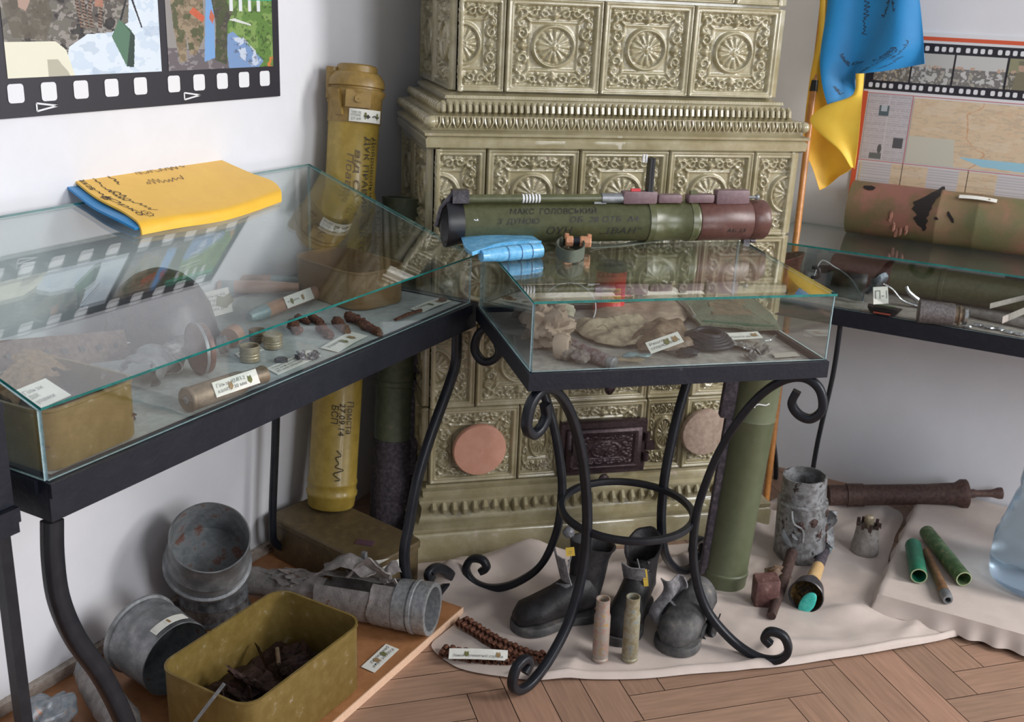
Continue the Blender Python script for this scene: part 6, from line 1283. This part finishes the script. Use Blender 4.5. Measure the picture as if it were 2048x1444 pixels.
# rusty belt links
t = thing('belt_links', 'rusty chain of ammunition belt links coiled on the cloth left of the boots', 'belt', hz(1010,1290,0))
pt = catmull([hz(x,y,.018) for x,y in ((925,1243),(955,1262),(990,1284),(1025,1300),(1055,1312),(1080,1318),(1098,1310))],30)
acc = 0; last = None; n_l = 0; pos = []
for q_ in pt:
    if last is None or (q_-last).length > .0135: pos.append(q_); last = q_
pt2 = catmull([hz(x,y,.013) for x,y in ((888,1302),(940,1312),(1000,1318),(1060,1322))],30); last = None; pos2 = []
for q_ in pt2:
    if last is None or (q_-last).length > .0145: pos2.append(q_); last = q_
for L__,z_ in ((pos,0),(pos2,0)):
    for k,q_ in enumerate(L__):
        dn = unit(L__[min(k+1,len(L__)-1)]-L__[max(k-1,0)]); sd_ = unit(dn.cross(Z)); mb = MB()
        for o_ in (-.011,.011):
            c_ = q_+sd_*o_+Z*(.002*(k%2)); mb.lathe(c_-sd_*.006, sd_, [(0,.0075),(.012,.0075),(.012,.0055),(0,.0055),(0,.0075)], 14, wob=.15, seed=k)
        mb.tube([q_-sd_*.012-dn*.006, q_+sd_*.012-dn*.006], .003, 6); mb.build('link', RUST, t)
card(hz(897,1318,.022), hz(1015,1322,.020), hz(899,1297,.030), 'long paper label lying on the rusty belt links', ('','Ланки кулеметної стрічки'), ((.30,1),(.84,2)), bend=.002)
# boots
def boot(lb, toe, heel, top, w_, m, soles=BOOTG, shaft_r=.046, lean_open=.3):
    t = thing('boot', lb, 'boot', V((heel.x,heel.y,CZF)), 'worn boots on the floor cloth'); d = unit(V((toe.x-heel.x,toe.y-heel.y,0))); L_ = (V((toe.x-heel.x,toe.y-heel.y,0))).length; sd_ = Z.cross(d)
    B = V((heel.x,heel.y,CZF)); loops = []
    # upper of the foot: sections from heel to toe
    for k,(a,hw,hh,z0) in enumerate(((-.02,.012,.02,.02),(-.01,.030,.045,.018),(.10,.036,.055,.016),(.30,.037,.052,.014),(.5,.038,.042,.012),(.72,.043,.032,.012),(.90,.038,.028,.012),(1.0,.022,.018,.012),(1.02,.006,.008,.014))):
        c_ = B+d*(L_*a)+Z*(z0+hh); loops.append([c_+sd_*(hw*w_*math.cos(t_))*(1+.06*nz((a*6,t_,0),1,k))+Z*(hh*math.sin(t_)*(1 if math.sin(t_) > 0 else .9)) for t_ in np.linspace(0,2*math.pi,26,endpoint=False)])
    mb = MB(); mb.loft(loops, True, True); mb.build('vamp', m, t)
    ol = [(q_.x,q_.y) for q_ in catmull([V((a_,b_,0)) for a_,b_ in ((-.05,0),(-.02,.026),(.08,.034),(.3,.030),(.5,.036),(.72,.046),(.9,.041),(1.01,.024),(1.05,0),(1.01,-.024),(.9,-.041),(.72,-.046),(.5,-.034),(.3,-.030),(.08,-.034),(-.02,-.026))],4,True)]; mb = MB(); mb.loft([[B+d*(L_*a)+sd_*(b*w_*k_)+Z*z_ for a,b in ol] for z_,k_ in ((0,.97),(.004,1),(.017,1),(.021,.95))], True, True); mb.build('sole', soles, t)
    ank = B+d*(L_*.12)+Z*.065; pts = catmull([ank, ank+(top-ank)*.35-d*.004, ank+(top-ank)*.7, top],6)
    rs_ = [.040,.040,.043,shaft_r]; lp = []; nn = len(pts)
    for i,q_ in enumerate(pts):
        r = float(np.interp(i/(nn-1),np.linspace(0,1,4),rs_)); k = i/(nn-1)
        lp.append([q_+d*(r*1.12*math.cos(t_))+sd_*(r*.86*math.sin(t_))*(1+.1*nz((k*3,t_,1),1,4))+Z*(k**3*lean_open*r*math.cos(t_)+.010*k*nz((t_*1.5,k,0),1,6)) for t_ in np.linspace(0,2*math.pi,30,endpoint=False)])
    inner = [[q_+(p_-q_)*.90 for p_ in l] for l,q_ in zip(lp,pts)]
    mb = MB(); mb.loft(lp+[inner[-1]]+inner[::-1][1:-3]); mb.build('shaft', m, t)
    # tongue and eyelet flaps
    mb = MB(); c0_ = ank+d*.030; mb.sheet(lambda u,v: c0_+(top+d*.075-c0_)*u*.9+sd_*((v-.5)*.055)+d*(.010*math.sin(v*math.pi)+.012*u)+Z*.004*nz((u*5,v*4,0),1,2), 14, 8, .003); mb.build('tongue', BOOTL if m is not BOOTL else m, t)
    mb = MB()
    for s_ in (-1,1):
        for k in range(4): mb.lathe(ank+(top-ank)*(.15+.22*k)+d*.040+sd_*s_*.026, unit(d+sd_*s_), [(0,.0035),(.001,.002),(.0,.001)], 8)
    mb.build('eyelets', DKMETAL, t)
    mb = MB(); mb.tube(catmull([ank+(top-ank)*.9+d*.05, ank+(top-ank)*.6+d*.062+sd_*.012, ank+(top-ank)*.3+d*.058-sd_*.006, ank+d*.075+Z*.0],6), .0018, 6); mb.build('lace', BOOTL, t)
    return t, sd_, d
toeA, heelA = hz(1030,1262,.01), hz(1178,1232,.01); topA = up_at(heelA+HN*.02, 1186, 1085)
tA,_,_ = boot('black high boot with folded tongue pointing left, yellow tag on its shaft', toeA, heelA, topA, 1.05, BOOT, shaft_r=.052)
toeB, heelB = hz(1232,1290,.01), hz(1282,1205,.01); topB = up_at(heelB+HN*.0, 1287, 1092)
tB,_,_ = boot('black high boot standing upright behind the two brass shells, yellow tag', toeB, heelB, topB, 1.0, BOOT, shaft_r=.050, lean_open=-.5)
toeC, heelC = hz(1338,1308,.01), hz(1400,1240,.01); topC = up_at(heelC, 1385, 1175)
tC,_,_ = boot('grey scuffed torn boot with its upper ripped open, right of the shells', toeC, heelC, topC, 1.15, BOOTG, shaft_r=.040)
for tt,(x,y),hh,ww in ((tA,(1137,1092),.010,.010),(tB,(1283,1143),.020,.0055)):
    P = hq(x,y, world_loc(tt)+Z*.12, _fw)-_fw*.075; mb = MB(); mb.box(P,(ww,hh,.001),(unit(_R+_U*.1),unit(_U-_R*.1),_fw)); o = mb.build('yellow_tag', TAGY, tt)
    mb = MB(); strokes(mb,[[(-.004,0),(.004,.001)],[(-.004,-.004),(.004,-.003)]], lambda a,b: P+_R*a+_U*b-_fw*.0015, .0006); mb.build('tag_print', EMB2, tt)
mb = MB(); P = hq(1136,1062, world_loc(tA)+Z*.15, _fw)-_fw*.02; mb.lump(P,(_R,_U,_fw),(.014,.013,.012),10,.2,2,1); mb.build('folded_collar_tip', mat('glossy grey leather',(.16,.165,.18),.35), tA)
for k,(x0,y0,sx_,sy_) in enumerate(((1345,1150,.055,.10),(1380,1180,.060,.11),(1415,1225,.035,.075))):
    P = up_at(heelC-HN*.03, x0, y0); mb = MB(); mb.sheet(lambda u,v: P+_R*(sx_*(u-.5)+.02*v*(k-.6))+V((0,0,-1))*(sy_*v)-HN*(.012+.016*math.sin(u*6+k*2)+.02*v)+_R*.012*math.sin(v*6+k), 14, 18, .003); mb.build('torn_flap', [BOOTL,BOOTG,BOOT][k], tC)
mb = MB(); P = hz(1110,1195,.08); mb.sheet(lambda u,v: P+_R*(.055*(u-.5)+.03*v)+_U*(.07*(v-.5))-_fw*(.02*math.sin(u*3)), 10, 10, .004); mb.build('scuffed_side_flap', mat('scuffed grey leather',(.10,.10,.105),.6,c2=(.16,.16,.165),sc_=40,bump=.3), tA)
# two upright shells
for k,(x0,x1_,y1_,m,lb) in enumerate(((1200,1207,1197,PINKSH,'upright shell casing with pinkish patina, left of the pair before the boots'),(1259,1267,1193,OLIVESH,'upright shell casing with olive green patina, right of the pair before the boots'))):
    P = hz(x0,1318,.012); Tp = up_at(P,x1_,y1_); a_ = unit(Tp-P); L_ = (Tp-P).length; t = thing('shell_casing', lb, 'shell casing', P, 'two upright shell casings')
    mb = MB(); mb.lathe(P, a_, [(0,.017),(.002,.0185),(.006,.0185),(.008,.0168),(.011,.0168),(.013,.0182),(L_*.72,.0182),(L_*.78,.0155),(L_*.97,.0152),(L_,.0158),(L_,.0135),(L_*.6,.0135),(L_*.6,.001)], 32, True, wob=.02, seed=k); mb.build('casing', m, t)
# objects right of the green launcher tube
P = hz(1598,1112,.004); Tp = up_at(P,1610,950); t = thing('torn_cylinder', 'open grey perforated steel cylinder with torn side standing behind iron table', 'cylinder', P); a_ = unit(Tp-P); L_ = (Tp-P).length
CYM = mat('scorched zinc with rust holes',(.15,.145,.145),.5,.3,c2=(.33,.34,.35),sc_=11,bump=.4,c3=(.05,.035,.03),lo=.38,hi=.62,detail=7)
mb = MB(); mb.lathe(P, a_, [(0,.058),(.01,.066),(L_*.2,.067),(L_*.70,.066),(L_*.72,.060),(L_,.057),(L_,.053),(L_*.3,.053),(L_*.3,.001)], 44, True, wob=.07, seed=8); mb.build('cylinder_wall', CYM, t)
for k,(a,d_) in enumerate(((.2,.55),(.9,.62),(1.0,.42),(.5,.40),(-.3,.5),(1.1,.28))):
    r_ = unit(-_fw*math.cos(a)+_R*math.sin(a)); r_ = unit(r_-a_*r_.dot(a_)); mb = MB(); mb.lump(P+a_*L_*d_+r_*.066,(a_,a_.cross(r_),r_),(.012,.009,.003),7,.8,3,k); mb.build('rust_hole', RUSTDK, t)
mb = MB(); r_ = unit(_R*.95-_fw*.2); q_ = P+a_*L_*.66+r_*.066; mb.sheet(lambda u,v: q_+a_*(-.02-.11*u)+r_*(.006+.016*math.sin(v*5+u*7))+_fw*(.03*(v-.5)), 14, 6, .003); mb.build('torn_strip', CYM, t)
mb = MB(); q_ = up_at(P,1572,1000)-HN*.066; mb.tube(catmull([q_, q_+_R*.006-Z*.03-HN*.01, q_+_R*.035-Z*.055, q_+_R*.040-Z*.09],5),.003,8); mb.build('wire_hook', GREYM, t)
A_, B_ = hz(1543,1232,.022), hz(1588,1095,.045); t = thing('rusty_rod', 'rusty metal rod with round pivot head lying before the torn cylinder', 'rod', A_-Z*.018); mb = MB(); mb.tube([A_,A_*.6+B_*.4,B_],[.011,.014,.013,.015],14,rough=.15,seed=2); mb.build('shaft', RUSTDK, t)
mb = MB(); h_ = up_at(B_,1588,1072)-HN*.01; mb.lathe(h_+HN*.02, -HN+Z*.5, [(0,.001),(0,.028),(.006,.036),(.022,.036),(.026,.030),(.028,.016),(.040,.014),(.042,.001)], 30, wob=.05); mb.build('round_head', GREYM, t)
A_, M1, B_ = hz(1652,1095,.030), hz(1636,1135,.032), hz(1612,1192,.046); ax_ = unit(B_-A_); LL = (B_-A_).length
t = thing('flare_tube', 'dark tube with flared mouth spilling turquoise enamel on the cloth', 'tube', B_-Z*.04)
mb = MB(); mb.lathe(A_, ax_, [(-.02,.001),(-.02,.014),(.015,.0165),(.018,.013)], 24); mb.build('grey_tip', TEALM, t)
mb = MB(); mb.lathe(A_, ax_, [(.016,.013),(LL*.42,.015)], 24); mb.build('black_section', CHAR, t)
mb = MB(); mb.lathe(A_, ax_, [(LL*.42,.0155),(LL*.75,.018)], 24); mb.build('ochre_section', mat('ochre yellow casing',(.55,.34,.14),.5,c2=(.62,.42,.2),sc_=30), t)
mb = MB(); mb.lathe(A_, ax_, [(LL*.72,.018),(LL*.86,.036),(LL*.98,.0415),(LL,.043),(LL+.003,.041),(LL*.98,.038)], 36); mb.build('flared_mouth', DKMETAL, t)
mb = MB(); mb.lathe(A_, ax_, [(LL*.98,.038),(LL*.84,.030),(LL*.80,.001)], 30); mb.build('mouth_lining', mat('burnt ochre lining',(.16,.09,.02),.6,c2=(.02,.015,.01),sc_=45), t)
mb = MB(); c_ = B_+ax_*.004; dn = unit(V((0,0,-1))-ax_*V((0,0,-1)).dot(ax_)); rr_ = ax_.cross(dn); rr_ = rr_ if rr_.dot(_R) > 0 else -rr_
mb.lump(c_+dn*.016+rr_*.006,(unit(dn*1.0-rr_*.45),unit(rr_+dn*.45),ax_),(.034,.017,.005),12,.1,1,3); mb.build('turquoise_enamel', TEAL, t)
P = hz(1528,1205,.012); t = thing('rusted_plate_box', 'small dark red rusted metal box leaning at the foot of the green tube', 'box', P); mb = MB(); mb.bbox(P+Z*.034,(.030,.022,.040),(unit(V((.5,-.85,.1))),unit(V((.85,.5,.1))),unit(V((-.15,0,1)))),.004); mb.build('box_body', mat('dark red rust paint',(.105,.045,.04),.6,c2=(.17,.085,.075),sc_=18,bump=.3,c3=(.26,.17,.15),hi=.68), t)
mb = MB(); mb.lump(hz(1555,1150,.03),(X,Y,Z),(.03,.03,.022),10,.5,2,4); tag(mb.build('brown_leather_lump', mat('brown wet leather',(.14,.07,.03),.4,c2=(.22,.16,.12),sc_=14)), 'brown crumpled leather piece between green tube and rusty rod', 'leather piece')
P = hz(1728,1104,.006); t = thing('small_canister', 'small grey canister with jagged rim and pale knob by the right wall cloth', 'canister', P); Tp = up_at(P,1734,1050); L_ = (Tp-P).length
mb = MB(); mb.lathe(P, Z, [(0,.030),(.004,.037),(L_*.25,.037),(L_*.55,.033),(L_*.98,.0300),(L_,.0305),(L_,.027),(L_*.8,.027),(L_*.8,.001)], 32, True, wob=.03); mb.build('canister_body', mat('dusty grey brown shell',(.22,.195,.17),.6,c2=(.32,.29,.27),sc_=12,bump=.2,c3=(.10,.09,.06),hi=.64), t)
mb = MB()
for k in range(9): a=k*.7; mb.box(P+Z*L_+V((.0285*math.cos(a),.0285*math.sin(a),.003)),(.004,.004,.004+.003*(k%3))); 
mb.build('jagged_rim', RUSTDK, t)
mb = MB(); mb.lathe(P+Z*(L_*.8), Z, [(0,.012),(.02,.012),(.022,.0135),(.042,.0125),(.046,.008),(.046,.001)], 20); mb.build('pale_knob', BRASSP, t)
A_, B_ = V((2.99,.50,.048)), V((3.150,.142,.086)); d_ = unit(B_-A_); L_ = (B_-A_).length
t = thing('rusty_barrel', 'dark brown rusty barrel with flared collar lying along the right wall', 'barrel', A_-Z*.04)
mb = MB(); mb.lathe(A_, d_, [(0,.030),(.05,.030),(.052,.034),(.10,.034),(.102,.031),(L_*.72,.030),(L_*.92,.033),(L_*.96,.042),(L_,.042),(L_+.004,.030),(L_+.004,.012)], 30, True, wob=.04); mb.lathe(A_, d_, [(L_,.012),(L_+.02,.013),(L_+.03,.010),(L_+.07,.011),(L_+.09,.017),(L_+.10,.017),(L_+.10,.010),(L_+.08,.001)], 22); mb.build('barrel', mat('brown corroded steel',(.075,.040,.034),.65,.2,c2=(.12,.07,.055),sc_=30,bump=.5), t)
for k,(a,b,r_,m,lb) in enumerate((((1826,1090),(1838,1152),.0205,GRNT,'short bright green tube, left one on the cloth covered board'),((1853,1064),(1928,1158),.0200,GRNT2,'longer mottled green tube, right one on the cloth covered board'))):
    A_, B_ = hz(*a,PZ+r_+.001), hz(*b,PZ+r_+.001); L_ = (B_-A_).length; t = thing('cardboard_tube', lb, 'tube', A_-Z*r_, 'green tubes on the cloth covered board'); mb = MB(); mb.lathe(A_, B_-A_, [(0,.001),(0,r_*.96),(.004,r_),(L_*.55,r_),(L_*.56,r_*1.03),(L_-.003,r_*1.0),(L_,r_*.98),(L_,r_*.84),(L_*.5,r_*.84),(L_*.5,.001)], 30); mb.build('tube_wall', m, t)
    mb = MB(); mb.lathe(A_, B_-A_, [(L_+.0004,r_*.98),(L_+.0006,r_*.84)], 30); mb.build('pale_rim', mat('pale green rim %d'%k,(.38,.45,.25),.6), t)
A_, B_ = hz(1851,1100,PZ+.012), hz(1896,1200,PZ+.014); L_ = (B_-A_).length; t = thing('brown_stick', 'tapered orange brown stick with metal socket between the green tubes', 'stick', A_-Z*.011); mb = MB(); mb.lathe(A_, B_-A_, [(0,.006),(.004,.009),(L_*.85,.0125),(L_*.86,.013)], 22, True, True); mb.build('stick_body', RUSTST, t)
mb = MB(); mb.lathe(A_, B_-A_, [(L_*.85,.011),(L_*.87,.0135),(L_*.97,.0135),(L_,.011),(L_,.007),(L_*.9,.007),(L_*.9,.001)], 22); mb.build('metal_socket', GREYM, t)
# water jug at the right edge
P = hz(2078,1166,PZ); t = thing('water_jug', 'large translucent blue plastic water jug at the right edge of the picture', 'jug', P)
mb = MB(); mb.lathe(P, Z, [(0,.001),(.0,.105),(.010,.120),(.05,.125),(.12,.124),(.135,.116),(.15,.116),(.165,.110),(.23,.096),(.25,.088),(.27,.092),(.29,.090),(.34,.090),(.36,.082),(.375,.055),(.39,.035),(.41,.03)], 56); mb.build('jug_body', JUG, t)
mb = MB(); mb.lathe(P+Z*.40, Z, [(0,.031),(.002,.034),(.03,.033),(.032,.028),(.032,.001)], 32); mb.build('jug_cap', mat('blue cap',(.05,.12,.4),.4), t)
